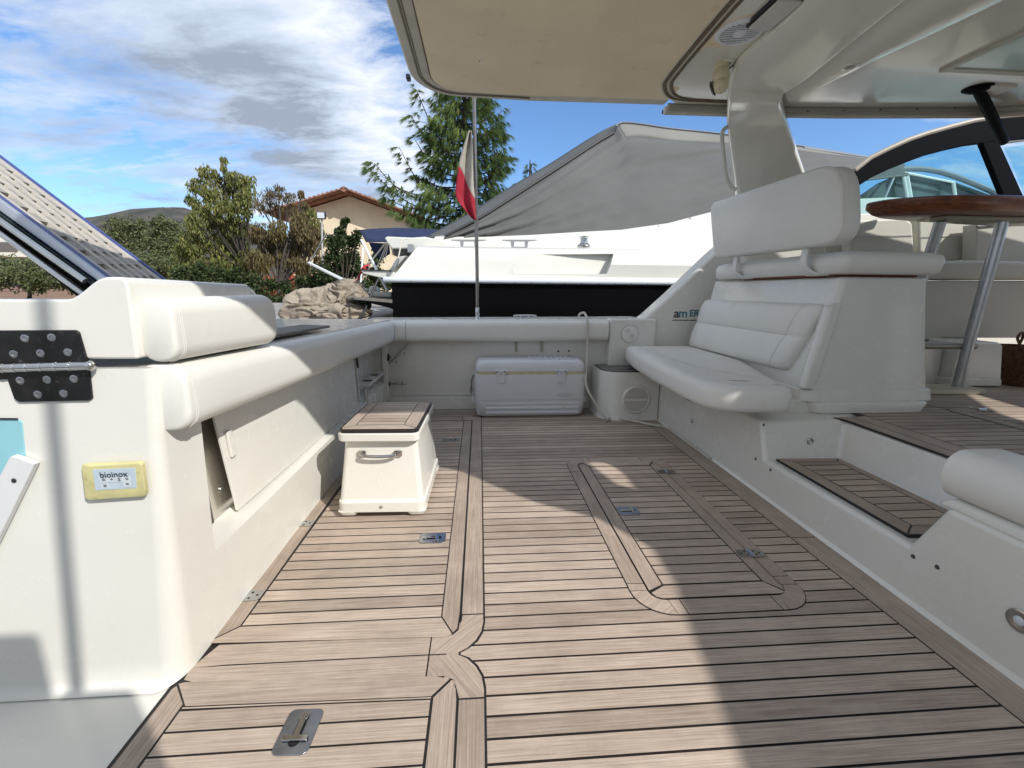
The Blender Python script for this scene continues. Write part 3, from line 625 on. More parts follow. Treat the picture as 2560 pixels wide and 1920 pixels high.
# skylight
sk = thing('skylight', 'milky green roof skylight in a white frame above the table', 'skylight', (0, 0, 0))
x0, x1, y0, y1 = 2.28, 3.25, 1.35, 2.28
fr = MB(); w = 0.035
fr.box(x0, x0+w, y0, y1, RZ-0.022, RZ-0.004); fr.box(x1-w, x1, y0, y1, RZ-0.022, RZ-0.004); fr.box(x0+w, x1-w, y1-w, y1, RZ-0.020, RZ-0.004); fr.box(x0+w, x1-w, y0, y0+w, RZ-0.020, RZ-0.004)
fr.build('frame', mat('skylight_frame', (0.50, 0.48, 0.40), 0.4), sk, bevel=0.003)
MB().box(x0+w, x1-w, y0+w, y1-w, RZ-0.014, RZ-0.008).build('pane', SKYG, sk, smooth=False)
# black strut
s1 = P(2112, 190, z=2.09); s2 = P(2168, 305, y=2.83)
st = thing('roof_strut', 'black metal strut between the roof and the windscreen frame', 'strut', (0, 0, 0))
MB().tube([s1, s2], 0.026, 14).build('tube', WBLK, st); MB().lathe([(0.065, 0), (0.065, 0.012), (0.05, 0.02), (0.03, 0.03)], s1+Vector((0, 0, 0.008)), (0, 0, -1), 20).build('foot', WBLK, st)
MB().box(s1.x+0.02, s1.x+0.17, s1.y-0.05, s1.y+0.06, RZ-0.022, RZ-0.004).build('mounting_plate', mat('plate_cream', (0.66, 0.65, 0.58), 0.3), st, bevel=0.003)
bk = P(2165, 245, y=2.9); bk2 = P(2150, 275, y=3.0)
# grab rail on the arch arm
q = [P(a, b, y=2.82) for a, b in ((1572, 275), (1562, 282), (1560, 305), (1564, 345), (1568, 380), (1578, 402), (1590, 410))]
q[0] = P(1576, 272, y=2.84)
gr_ = MB().tube(bez(q, 5), 0.012, 10).build('grab_rail', mat('white_coated_rail', (0.6, 0.59, 0.55), 0.35)); tag(gr_, 'slim white grab handle on the roof arm', 'grab rail')
# small hook under the far roof edge
hk = thing('hook', 'tiny dark hook under the far edge of the roof', 'hook', P(1480, 236, y=2.86)); MB().tube([(0, 0, 0.03), (0, 0, 0.0), (0.01, 0, -0.008), (0.018, 0, 0.004)], 0.003, 6).build('wire', BLK, hk)
hk = thing('awning_latch', 'small dark latch at the aft corner of the awning', 'latch', (-0.375, 2.68, 2.12)); MB().box(-0.012, 0.01, -0.02, 0.02, -0.012, 0.012).build('body', BLK, hk, bevel=0.004)

# ================================================================== WINDSCREEN
YW = 3.30
ws = thing('windscreen', 'curved black framed side windscreen with tinted glass', 'windscreen', (0, 0, 0))
out_ = [(1842, 398), (1846, 372), (1880, 345), (1920, 325), (1960, 307), (2000, 293), (2050, 279), (2100, 266), (2150, 257), (2212, 252), (2290, 250)]
inn_ = [(2290, 302), (2215, 300), (2128, 308), (2090, 313), (2050, 322), (2000, 335), (1960, 350), (1920, 366), (1880, 385), (1846, 408)]
fm = MB(); fm.prism([P(a, b, y=YW) for a, b in out_+inn_], (0, 0.05, 0)); fm.build('frame', WBLK, ws, bevel=0.006)
MB().tube([P(a, b-4, y=YW+0.01) for a, b in out_[1:]], 0.018, 8).build('outer_trim', mat('trim_beige', (0.32, 0.28, 0.22), 0.5), ws)
MB().prism([P(a, b, y=YW+0.003) for a, b in ((2118, 296), (2152, 292), (2226, 455), (2182, 455))], (0, 0.045, 0)).build('pillar', WBLK, ws, bevel=0.006)
MB().prism([P(a, b, y=YW+0.006) for a, b in ((2152, 301), (2225, 296), (2225, 303), (2156, 312))], (0, 0.03, 0)).build('inner_trim', mat('trim_grey', (0.16, 0.17, 0.18), 0.3), ws, bevel=0.003)
MB().prism([P(a, b, y=YW+0.022) for a, b in ((1846, 405), (1880, 382), (1920, 363), (1960, 347), (2000, 332), (2050, 319), (2130, 304), (2190, 450), (1846, 462))], (0, 0.006, 0)).build('pane', GLT, ws, smooth=False)
MB().prism([P(a, b, y=YW+0.022) for a, b in ((2170, 318), (2290, 302), (2290, 450), (2226, 450))], (0, 0.006, 0)).build('pane', GLT, ws, smooth=False)
MB().prism([P(a, b, y=YW) for a, b in ((1835, 462), (2290, 450), (2290, 466), (1835, 478))], (0, 0.30, 0)).build('sill', GEL, ws, bevel=0.01)

# ================================================================== FLOOR HATCHES
def t_latch(parent, c, L, W, rz, z):
    """stainless lift ring let into a hatch; L along local x"""
    e = MB(); M_ = Matrix.Translation((c[0], c[1], z)) @ Matrix.Rotation(rz, 4, 'Z')
    tf = lambda pts: [M_ @ Vector(p) for p in pts]
    pl = MB().prism(tf([(a, b, 0) for a, b in rrect(-L/2, L/2, -W/2, W/2, W*0.2)]), (0, 0, 0.003)).build('latch', MATS['polished_steel_soft'], parent, bevel=0.001)
    rec = MB().add(tf([(a, b, 0.0034) for a, b in rrect(-L*0.40, L*0.34, -W*0.13, W*0.13, W*0.12)]), [tuple(range(28))]).build('finger_slot', MATS['latch_shadow'], pl, smooth=False)
    h = MB(); h.prism(tf([(a, b, 0.0040) for a, b in rrect(-L*0.36, L*0.24, -W*0.085, W*0.085, W*0.08)]), (0, 0, 0.004))
    h.prism(tf([(a, b, 0.0042) for a, b in rrect(L*0.12, L*0.24, -W*0.36, W*0.36, W*0.05)]), (0, 0, 0.0045))
    h.prism(tf([(a, b, 0.0042) for a, b in rrect(-L*0.40, -L*0.22, -W*0.13, W*0.13, W*0.10)]), (0, 0, 0.003))
    h.build('t_handle', MIRR, pl, bevel=0.0012)
    rec = MB().add(tf([(L*0.26+W*0.13*math.cos(t/14*math.pi*2)*0.6, W*0.15*math.sin(t/14*math.pi*2), 0.0036) for t in range(14)]), [tuple(range(14))]).build('finger_slot', MATS['latch_shadow'], pl, smooth=False)
    return pl
mat('polished_steel_soft', (0.38, 0.39, 0.41), 0.28, metal=1.0, var=0.15, vscale=30)
mat('latch_shadow', (0.06, 0.06, 0.065), 0.25, metal=0.9)
def butt_hinge(parent, c, rz, z, up=False, s=1.0):
    M_ = Matrix.Translation((c[0], c[1], z)) @ Matrix.Rotation(rz, 4, 'Z') @ Matrix.Scale(s, 4)
    h = MB()
    for sg in (-1, 1):
        if up and sg < 0: h.prism([M_ @ Vector(p) for p in ((-0.004, -0.022, 0.004), (-0.004, 0.022, 0.004), (-0.010, 0.018, 0.048), (-0.010, -0.018, 0.048))], (0.004*math.cos(rz), 0.004*math.sin(rz), 0))
        else: h.prism([M_ @ Vector((sg*(0.004+0.046*a), b, 0.0)) for a, b in ((0, -0.024), (0.85, -0.022), (1, -0.015), (1, 0.015), (0.85, 0.022), (0, 0.024))], (0, 0, 0.003))
    h.tube([M_ @ Vector((0, -0.025, 0.005)), M_ @ Vector((0, 0.025, 0.005))], 0.0048*s, 8)
    hb_ = h.build('hinge', STEEL, parent)
    for sg in (-1, 1):
        if up and sg < 0: continue
        for a, b in ((0.018, -0.012), (0.018, 0.012), (0.036, 0.0)): MB().lathe([(0.0042, 0), (0.003, 0.0008)], M_ @ Vector((sg*a, b, 0.0031)), (0, 0, 1), 8).build('screw', MATS['latch_shadow'], hb_)
    return hb_
def hatch(label, outer, inner, z, y0=Y0, mitre=None, lidrnd=(0.4, 0.2, 0.5, 0.3)):
    h = thing('floor_hatch', label, 'hatch', (0, 0, 0), group='teak hatches in the cockpit floor')
    sheet(outer, z-0.0012, 'caulking', CAULK, h)
    t = Teak(); t.bands(inner, z+0.0004, y0, PT)
    n = len(outer)
    return h, t
# port locker lid, far
z = 0.0045
outer = [(-0.785, 1.126), (-0.11, 1.108), (-0.085, 1.112), (-0.070, 1.13), (-0.066, 1.20), (-0.066, 3.29), (-0.785, 3.30)]
h1 = thing('floor_hatch', 'long planked floor hatch beside the left wall, under the white step box', 'hatch', group='teak hatches in the cockpit floor')
sheet(outer, z-0.0012, 'caulking', CAULK, h1)
t = Teak(); t.bands([(-0.722, 1.186), (-0.127, 1.186), (-0.133, 3.275), (-0.70, 3.275)], z+0.0006, Y0, PT)
t.plank([(-0.782, 1.122), (-0.11, 1.104), (-0.088, 1.112), (-0.125, 1.181), (-0.724, 1.181), (-0.779, 1.132)], z+0.0006, (1, 0), 0.8)
t.plank([(-0.779, 1.138), (-0.727, 1.185), (-0.727, 3.27), (-0.779, 3.27)], z+0.0006, (0, 1), 0.05)
t.plank([(-0.123, 1.186), (-0.086, 1.118), (-0.074, 1.135), (-0.070, 1.20), (-0.070, 3.26), (-0.085, 3.285), (-0.128, 3.27)], z+0.0006, (0, 1), 0.15)
t.build('planking', h1)
t_latch(h1, (-0.198, 1.628), 0.105, 0.072, 0, z+0.001)
t_latch(h1, (-0.20, 2.83), 0.11, 0.07, 0, z+0.001)
butt_hinge(h1, (-0.782, 1.318), 0, z+0.001, up=True, s=1.15); butt_hinge(h1, (-0.782, 1.775), 0, z+0.001, up=True, s=1.15)
# near lid
h2 = thing('floor_hatch', 'nearest floor hatch with the largest steel T latch', 'hatch', group='teak hatches in the cockpit floor')
sheet([(-0.79, 0.2), (-0.052, 0.2), (-0.060, 0.90), (-0.068, 0.940), (-0.085, 0.958), (-0.12, 0.966), (-0.70, 0.990), (-0.772, 0.990), (-0.790, 0.975)], z-0.0012, 'caulking', CAULK, h2)
t = Teak(); zz = z+0.0006
t.plank([(-0.721, 0.925), (-0.128, 0.913), (-0.085, 0.960), (-0.12, 0.970), (-0.70, 0.994), (-0.765, 0.994), (-0.778, 0.990)][::-1], zz, (1, 0), 0.35)
t.plank([(-0.785, 0.975), (-0.779, 0.984), (-0.730, 0.930), (-0.735, 0.2), (-0.787, 0.2)], zz, (0, 1), 0.1)
t.plank([(-0.122, 0.909), (-0.079, 0.957), (-0.068, 0.93), (-0.065, 0.90), (-0.059, 0.2), (-0.123, 0.2)], zz, (0, 1), 0.3)
t.bands([(-0.725, 0.2), (-0.129, 0.2), (-0.129, 0.903), (-0.725, 0.914)], zz, 0.9135-PT*20, PT, gap=0.005)
t.plank([(-0.725, 0.918), (-0.128, 0.907), (-0.128, 0.9105), (-0.725, 0.922)], zz, (1, 0), 0.9)
t.build('planking', h2)
t_latch(h2, (-0.421, 0.842), 0.108, 0.080, R(-92), z+0.001)
# centre lid with rounded frame
def rr2(x0, x1, y0, y1, r): return rrect(x0, x1, y0, y1, r, 7)
fo = [(0.507, 1.30)]; XA, XB, YA, YB = 0.507, 1.100, 1.152, 2.457
of = rr2(0.505, 1.102, 1.150, 2.459, 0.115); inf = rr2(0.563, 1.045, 1.216, 2.392, 0.05)
h3 = thing('floor_hatch', 'rounded centre floor hatch with a double border and two hinges', 'hatch', group='teak hatches in the cockpit floor')
sheet(rr2(0.502, 1.105, 1.147, 2.462, 0.118), 0.0024, 'caulking', CAULK, h3)
t = Teak(); zf = 0.0042
def ringband(t, o_, i_, pred, d, rnd):  # ring of quads where pred holds
    n = len(o_)
    for k in range(n):
        a, b = o_[k], o_[(k+1) % n]; c_, e_ = i_[(k+1) % n], i_[k]
        t.plank([a, b, c_, e_], zf, d, rnd)
N8 = 8
corners = [(0, 7), (8, 15), (16, 23), (24, 31)]; n = len(of)
for ci, (a, b) in enumerate(corners):
    gx, gy = random.uniform(0, 9), random.uniform(0, 9)
    poly = of[a:b+1]+inf[a:b+1][::-1]
    ang = [(0.8, -0.6), (0.7, 0.7), (0.7, -0.7), (0.8, 0.55)][ci]
    cx = [0.62, 0.62, 0.62, 0.62]
    # extend the corner pieces a little along the straights
    t.plank(poly, zf, ang, [0.25, 0.5, 0.3, 0.6][ci])
def q4(x0, x1, y0, y1): return [(x0, y0), (x1, y0), (x1, y1), (x0, y1)]
t.plank([(0.505, 1.307), (0.563, 1.303), (0.563, 2.262), (0.505, 2.262)], zf, (0, 1), 0.2)
t.plank([(0.505, 1.268), (0.563, 1.268), (0.563, 1.300), (0.505, 1.304)], zf, (0.2, 1), 0.35)
t.plank([(0.505, 2.266), (0.563, 2.266), (0.563, 2.342), (0.505, 2.342)], zf, (0.2, 1), 0.3)
t.plank(q4(1.045, 1.102, 1.313, 2.302), zf, (0, 1), 0.25); t.plank(q4(1.045, 1.102, 1.268, 1.310), zf, (0.3, 1), 0.2); t.plank(q4(1.045, 1.102, 2.306, 2.342), zf, (0.3, 1), 0.4)
t.plank([(0.655, 1.150), (0.968, 1.150), (0.965, 1.216), (0.655, 1.216)], zf, (1, 0), 0.35); t.plank([(0.622, 1.150), (0.652, 1.150), (0.652, 1.216), (0.615, 1.216)], zf, (0.9, -0.4), 0.6); t.plank([(0.971, 1.150), (0.99, 1.150), (0.995, 1.216), (0.968, 1.216)], zf, (0.9, 0.4), 0.25)
t.plank([(0.653, 2.392), (0.963, 2.392), (0.965, 2.459), (0.651, 2.459)], zf, (1, 0), 0.55); t.plank([(0.615, 2.392), (0.650, 2.392), (0.648, 2.459), (0.620, 2.459)], zf, (1, 0.3), 0.5); t.plank([(0.966, 2.392), (0.995, 2.392), (0.99, 2.459), (0.968, 2.459)], zf, (1, -0.3), 0.3)
t.build('frame_planking', h3)
sheet(rr2(0.566, 1.042, 1.219, 2.389, 0.046), 0.0052, 'caulking', CAULK, h3)
t = Teak(); z5 = 0.0068
t.bands(q4(0.629, 0.984, 1.288, 2.326), z5, Y0, PT)
lid = rr2(0.5685, 1.0395, 1.2215, 2.3865, 0.044)
t.plank([(0.5685, 1.262), (0.624, 1.290), (0.624, 2.322), (0.600, 2.3865-0.014), (0.5685, 2.35)], z5, (0, 1), 0.25)
t.plank([(0.572, 1.250), (0.580, 1.232), (0.600, 1.2215), (1.010, 1.2215), (1.030, 1.228), (0.986, 1.283), (0.628, 1.283)], z5, (1, 0), 0.5)
t.plank([(1.0395, 1.258), (1.034, 1.235), (0.989, 1.287), (0.989, 2.322), (1.025, 2.372), (1.0395, 2.35)], z5, (0, 1), 0.2)
t.plank([(0.605, 2.378), (0.629, 2.331), (0.984, 2.331), (1.018, 2.378), (1.0, 2.3865), (0.62, 2.3865)], z5, (1, 0), 0.55)
t.build('planking', h3)
t_latch(h3, (0.679, 1.80), 0.098, 0.078, 0, z5+0.0008)
butt_hinge(h3, (1.043, 1.445), 0, z5+0.0008, s=1.0); butt_hinge(h3, (1.043, 2.225), 0, z5+0.0008, s=0.95)
# step tread
stp = thing('step_tread', 'teak planked step tread in the white recess on the right', 'step')
MB().prism([(a, b, 0.189) for a, b in ((1.447, 1.235), (1.77, 1.215), (1.775, 1.915), (1.455, 1.925))], (0, 0, 0.010)).build('base', BLK, stp, bevel=0.003)
t = Teak(); z6 = 0.2005
t.bands([(1.522, 1.295), (1.722, 1.29), (1.726, 1.868), (1.524, 1.875)], z6, Y0, PT)
t.plank([(1.450, 1.245), (1.517, 1.297), (1.519, 1.875), (1.456, 1.920)], z6, (0, 1), 0.2)
t.plank([(1.453, 1.240), (1.767, 1.220), (1.727, 1.288), (1.521, 1.292)], z6, (1, 0), 0.1)
t.plank([(1.727, 1.292), (1.768, 1.225), (1.772, 1.910), (1.731, 1.868)], z6, (0, 1), 0.25)
t.plank([(1.460, 1.921), (1.523, 1.880), (1.728, 1.873), (1.769, 1.912)], z6, (1, 0), 0.2)
t.build('planking', stp)
# helm floor hatch far right
h4 = thing('floor_hatch', 'partly hidden floor hatch on the raised helm floor at the right edge', 'hatch', group='teak hatches in the cockpit floor')
sheet(rr2(2.57, 3.30, 1.25, 2.18, 0.08), 0.3738, 'caulking', CAULK, h4)
t = Teak(); t.bands(rr2(2.655, 3.215, 1.34, 2.09, 0.02), 0.3752, Y0, PT)
o_, i_ = rr2(2.575, 3.295, 1.255, 2.175, 0.075), rr2(2.65, 3.22, 1.335, 2.095, 0.02)
for k in range(len(o_)):
    kk = (k+1) % len(o_); t.plank([o_[k], o_[kk], i_[kk], i_[k]], 0.3752, (0, 1) if abs(o_[k][0]-o_[kk][0]) < 0.05 else (1, 0), 0.3)
t.build('planking', h4); butt_hinge(h4, (2.775, 2.135), R(95), 0.376, s=1.1)

# ================================================================== STEP BOX
def ringxy(x0, x1, y0, y1, z, r=0.03): return [(a, b, z) for a, b in rrect(x0, x1, y0, y1, r, 4)]
bx = thing('step_box', 'white tapered step box with a teak top and steel handle', 'step box', (-0.435, 2.06, 0), R(-1.5))
MB().loft([ringxy(-0.185, 0.185, -0.243, 0.26, 0.085, 0.025), ringxy(-0.155, 0.160, -0.205, 0.225, 0.36, 0.025), ringxy(-0.155, 0.160, -0.205, 0.225, 0.362, 0.025)]).build('body', GEL, bx)
MB().loft([ringxy(-0.172, 0.176, -0.245, 0.248, 0.358, 0.03), ringxy(-0.174, 0.178, -0.247, 0.25, 0.396, 0.03)]).build('lid_rim', GEL, bx, bevel=0.006)
pl = MB()
prof = [(-0.196, 0.082), (0.196, 0.082), (0.196, 0.004), (0.115, 0.004), (0.098, 0.020), (0.070, 0.032), (-0.070, 0.032), (-0.098, 0.020), (-0.115, 0.004), (-0.196, 0.004)]
pl.loft([ringxy(-0.192, 0.192, -0.252, 0.272, 0.030, 0.035), ringxy(-0.193, 0.193, -0.253, 0.273, 0.080, 0.035), ringxy(-0.178, 0.178, -0.238, 0.258, 0.094, 0.03)])
plo = pl.build('plinth', GEL, bx, bevel=0.005)
for sx in (-1, 1):
    for sy in (-1, 1):
        cx, cy = sx*0.150, 0.01+sy*0.218
        MB().loft([ringxy(cx-0.036, cx+0.036, cy-0.036, cy+0.036, 0.013, 0.02), ringxy(cx-0.046+0.006*sx*0, cx+0.046, cy-0.046, cy+0.046, 0.036, 0.02)]).build('foot', GEL, bx, bevel=0.004)
        MB().loft([ringxy(cx-0.022, cx+0.022, cy-0.022, cy+0.022, 0.005, 0.01), ringxy(cx-0.022, cx+0.022, cy-0.022, cy+0.022, 0.014, 0.01)]).build('rubber_foot', mat('pale_rubber', (0.45, 0.38, 0.30), 0.7), bx)
MB().loft([ringxy(-0.165, 0.170, -0.240, 0.243, 0.397, 0.028), ringxy(-0.165, 0.170, -0.240, 0.243, 0.4115, 0.028)]).build('rubber_gasket', CAULK, bx)
t = Teak(); zt = 0.4125
T_ = [(-0.165, 0.170, -0.235, 0.238)]
t.bands([(-0.108, -0.172), (0.098, -0.172), (0.098, 0.205), (-0.108, 0.205)], zt, -0.172, 0.0475, gap=0.004)
t.plank([(-0.158, -0.214), (-0.112, -0.174), (-0.112, 0.205), (-0.160, 0.232)], zt, (0, 1), 0.6)
t.plank([(-0.150, -0.232), (0.150, -0.232), (0.158, -0.219), (0.100, -0.176), (-0.110, -0.176), (-0.156, -0.218)], zt, (1, 0), 0.8)
t.plank([(0.161, -0.215), (0.102, -0.173), (0.102, 0.205), (0.163, 0.232)], zt, (0, 1), 0.35)
t.plank([(-0.157, 0.234), (-0.110, 0.209), (0.100, 0.209), (0.158, 0.234)], zt, (1, 0), 0.5)
t.build('planking', bx)
yh = -0.232
hd = MB(); hd.tube(bez([(-0.078, yh-0.004, 0.295), (-0.070, yh-0.012, 0.297), (-0.050, yh-0.016, 0.294), (0, yh-0.018, 0.293), (0.050, yh-0.016, 0.294), (0.070, yh-0.012, 0.297), (0.078, yh-0.004, 0.295)], 5), 0.0072, 10)
hd = hd.build('handle', MIRR, bx)
for sx in (-1, 1): MB().prism([(sx*0.078+a, -0.2195, 0.296+b) for a, b in rrect(-0.018, 0.018, -0.015, 0.015, 0.008, 4)], (0, -0.006, 0)).build('mount', MIRR, hd, bevel=0.0015)
MB().lathe([(0.007, 0), (0.006, 0.003), (0.0, 0.0032)], (0.0, -0.2535, 0.058), (0, -1, 0), 12).build('screw', BRUSH, bx)

# ================================================================== COOLER
cl = thing('cooler', 'large white ice chest with two latches against the far wall', 'cooler', (0.395, 3.52, 0), R(0.6))
LP = mat('cooler_white', (0.66, 0.665, 0.69), 0.42, var=0.03, vscale=4, bump=0.0004, bscale=90)
MB().loft([ringxy(-0.39, 0.40, -0.135, 0.115, 0.006, 0.05), ringxy(-0.425, 0.435, -0.160, 0.135, 0.022, 0.055), ringxy(-0.437, 0.447, -0.168, 0.142, 0.10, 0.055), ringxy(-0.440, 0.450, -0.170, 0.144, 0.145, 0.055), ringxy(-0.440, 0.450, -0.170, 0.144, 0.335, 0.055), ringxy(-0.436, 0.446, -0.166, 0.140, 0.350, 0.05)]).build('body', LP, cl, angle=55)
MB().loft([ringxy(-0.428, 0.438, -0.157, 0.135, 0.349, 0.05), ringxy(-0.428, 0.438, -0.157, 0.135, 0.378, 0.05)]).build('lid_seal_band', CREAM, cl)
ldm = MB().loft([ringxy(-0.434, 0.444, -0.164, 0.140, 0.378, 0.05), ringxy(-0.432, 0.442, -0.162, 0.138, 0.415, 0.05), ringxy(-0.420, 0.430, -0.152, 0.130, 0.447, 0.05), ringxy(-0.395, 0.405, -0.13, 0.115, 0.462, 0.05)])
ldo = ldm.build('lid', LP, cl, angle=60)
rb = MB()
for k in range(8): rb.prism([(a, b, 0.461) for a, b in rrect(0.0+k*0.042, 0.030+k*0.042, -0.12, 0.10, 0.010, 3)], (0, 0, 0.007))
rb.build('lid_ribs', LP, ldo, bevel=0.003)
rb = MB()
for k in range(3): rb.loft([[(-0.36+0*k, -0.162, 0.030+0.036*k), (0.40, -0.162, 0.030+0.036*k), (0.40, -0.162, 0.058+0.036*k), (-0.36, -0.162, 0.058+0.036*k)], [(-0.355, -0.176+0.002*k, 0.036+0.036*k), (0.395, -0.176+0.002*k, 0.036+0.036*k), (0.395, -0.176+0.002*k, 0.054+0.036*k), (-0.355, -0.176+0.002*k, 0.054+0.036*k)]])
rb.build('base_ribs', LP, cl, bevel=0.006)
MB().box(-0.39, 0.40, -0.1715, -0.169, 0.148, 0.151).build('moulding_line', mat('cooler_line', (0.42, 0.43, 0.47), 0.5), cl, smooth=False)
for cx in (-0.235, 0.245):
    lt = MB(); lt.prism([(cx+a, -0.171, b) for a, b in ((-0.048, 0.372), (0.048, 0.372), (0.050, 0.392), (-0.050, 0.392))], (0, -0.012, 0)); lt.prism([(cx+a, -0.170, b) for a, b in ((-0.034, 0.372), (0.034, 0.372), (0.034, 0.30), (0.026, 0.286), (-0.026, 0.286), (-0.034, 0.30))], (0, -0.010, 0))
    lo_ = lt.build('latch', LP, cl, bevel=0.004)
    for s_ in (-0.03, 0.03): MB().lathe([(0.0055, 0), (0.004, 0.002)], (cx+s_, -0.1832, 0.381), (0, -1, 0), 10).build('screw', BLK, lo_)
    MB().lathe([(0.004, 0), (0.003, 0.001)], (cx, -0.1805, 0.362), (0, -1, 0), 10).build('pin', BLK, lo_)
MB().prism([(a, -0.1700, b) for a, b in rrect(0.205, 0.345, 0.170, 0.212, 0.006, 2)], (0, -0.003, 0)).build('badge', LP, cl, bevel=0.0015)
text('IGLOO', 0.036, mat('cooler_emboss', (0.46, 0.47, 0.51), 0.5), 'badge_lettering', cl, Matrix.Identity(4), 0.0012)
bpy.data.objects['badge_lettering'].matrix_local = Matrix.Translation((0.275, -0.1742, 0.191)) @ Matrix.Rotation(R(90), 4, 'X')
for sx, nm in ((-1, 0), (1, 0)):
    xx = 0.005+sx*0.448
    MB().prism([(xx, a, b) for a, b in rrect(-0.075, 0.055, 0.095, 0.145, 0.01, 3)], (sx*0.022, 0, 0)).build('side_grip', LP, cl, bevel=0.006)
hd = MB(); hd.tube(bez([(-0.445, -0.06, 0.335), (-0.462, -0.07, 0.30), (-0.468, -0.07, 0.25), (-0.470, -0.07, 0.215)], 4), 0.008, 8); hd.tube([(-0.470, -0.13, 0.208), (-0.470, -0.01, 0.208)], 0.012, 8); hd.build('swing_handle', mat('grey_handle', (0.22, 0.20, 0.18), 0.5), cl)
MB().lathe([(0.007, 0), (0.004, 0.004), (0, 0.0042)], (0.275, -0.176, 0.085), (0, -1, 0), 12).build('drain_stud', BRUSH, cl)

# ================================================================== BOLSTERS (padded coaming cushions)
def stitch(pts, parent, r=0.0016, off=0.007):
    for k in (0, 1):
        MB().tube([Vector(p)+Vector((0, off*k, 0)) for p in pts], r, 5).build('stitching', mat('stitch_thread', (0.62, 0.61, 0.57), 0.7), parent)
def bolster_profile(w, h, r, bul=0.012):  # closed profile in (x outwards, z) centred on 0
    q = rrect(-w/2, w/2, -h/2, h/2, r, 5); return q
def bolster(name, label, path, w, h, r, endr=0.03, group=None, mt=None):
    """path: list of (x,y,zc,dirx,diry outward normal, h)"""
    rings = []; n = len(path)
    for i, (x, y, zc, nx_, ny_, hh, ww) in enumerate(path):
        q = rrect(-ww/2, ww/2, -hh/2, hh/2, min(r, hh*0.45, ww*0.45), 5)
        # soft belly on the outer face
        rings.append([(x+a*nx_, y+a*ny_, zc+b) for a, b in q])
    o = MB().loft(rings).build(name, mt or VIN, None, angle=40)
    tag(o, label, 'cushion', group); return o
def sm(a, b, t): t = max(0, min(1, t)); t = t*t*(3-2*t); return a+(b-a)*t
G = 'padded white coaming cushions'
path = []
for k in range(26):
    t = k/25; y = 1.036+t*(3.50-1.036); zc = 0.750+(0.672-0.750)*t-0.004*math.sin(t*math.pi); h_ = 0.158+(0.168-0.158)*t; w_ = 0.115
    path.append((-0.728+0.002*t, y, zc, 1, 0, h_, w_))
# rounded, piped front end
first = [(-0.728, 1.022, 0.750, 1, 0, 0.140, 0.098), (-0.728, 1.025, 0.750, 1, 0, 0.150, 0.108), (-0.728, 1.030, 0.750, 1, 0, 0.156, 0.113)]
bo = bolster('coaming_cushion', 'long white padded cushion along the left wall above the recess', first+path, 0, 0, 0.045, group=G)
yq = 1.046
stitch([(-0.728+a*1.008, yq, 0.749+b*1.008) for a, b in rrect(-0.0575, 0.0575, -0.079, 0.079, 0.045, 6)[0:14]], bo)
path = []
for k in range(24):
    t = k/23; x = -0.60+t*(1.055+0.60); zc = 0.668+0.012*t; path.append((x, 3.585, zc, 0, -1, 0.172-0.004*t, 0.115))
bo2 = bolster('coaming_cushion', 'white padded cushion running along the far wall above the cooler', path+[(1.064, 3.585, 0.680, 0, -1, 0.150, 0.095)], 0, 0, 0.048, group=G)
# corner cushion joins the two
path = []
for k in range(9):
    a = R(0+90*k/8); cx, cy = -0.600, 3.500
    path.append((cx-0.132*math.cos(a)+0.004, cy+0.085*math.sin(a), 0.671, math.cos(a), -math.sin(a), 0.167, 0.112))
bo3 = bolster('coaming_cushion', 'short padded corner cushion where the left and far walls meet', path, 0, 0, 0.048, group=G)

for c_, ax_ in (((-0.726, 3.470, 0.672), 'y'), ((-0.590, 3.585, 0.669), 'x')):
    q = rrect(-0.0580, 0.0580, -0.0845, 0.0845, 0.047, 6)
    pts = [(c_[0]+a, c_[1], c_[2]+b) if ax_ == 'y' else (c_[0], c_[1]-a, c_[2]+b) for a, b in q]
    MB().tube(pts, 0.0022, 5, closed=True).build('seam', mat('cushion_joint', (0.30, 0.29, 0.26), 0.7), bo3)
# ---- hinged stern lid moulding with its own bolster
ld = MB(); fr_ = 1.0
prof = [(-2.4, 0.846), (-0.735, 0.846), (-0.722, 1.012), (-0.775, 1.020), (-0.80, 1.018), (-0.830, 0.998), (-0.855, 0.978), (-0.875, 0.972), (-2.4, 0.962)]
prof = [(-2.4, 0.846), (-0.748, 0.846), (-0.742, 1.005), (-0.748, 1.018), (-0.756, 1.021)]+[(-0.775-0.0, 1.021)]+[(x_, sm(0.974, 1.021, (x_+0.872)/(0.09))) for x_ in (-0.785, -0.80, -0.815, -0.83, -0.845, -0.86, -0.872)]+[(-2.4, 0.964)]
ld.loft([[(a, 1.0, b) for a, b in prof], [(a, 1.50, b-0.008 if b > 0.9 else b) for a, b in prof], [(a, 1.54, b-0.025 if b > 0.9 else b) for a, b in prof]])
ldo = ld.build('stern_lid', GEL, bevel=0.014, seg=4); tag(ldo, 'white raised moulding of the stern lid with a swept top edge', 'lid')
pth = [(-0.716, 1.020, 0.906, 1, 0, 0.126, 0.066), (-0.716, 1.023, 0.906, 1, 0, 0.136, 0.076), (-0.716, 1.028, 0.906, 1, 0, 0.140, 0.080)]
for k in range(16):
    t = k/15; pth.append((-0.716+0.004*t, 1.034+t*0.435, 0.906-0.004*t, 1, 0, 0.142+0.016*t, 0.082+0.012*t))
pth += [(-0.712, 1.487, 0.902, 1, 0, 0.152, 0.090), (-0.712, 1.502, 0.901, 1, 0, 0.142, 0.080), (-0.712, 1.512, 0.900, 1, 0, 0.118, 0.056)]
bo4 = bolster('coaming_cushion', 'short thick white cushion on the stern lid, topmost at the left', pth, 0, 0, 0.038, group=G)
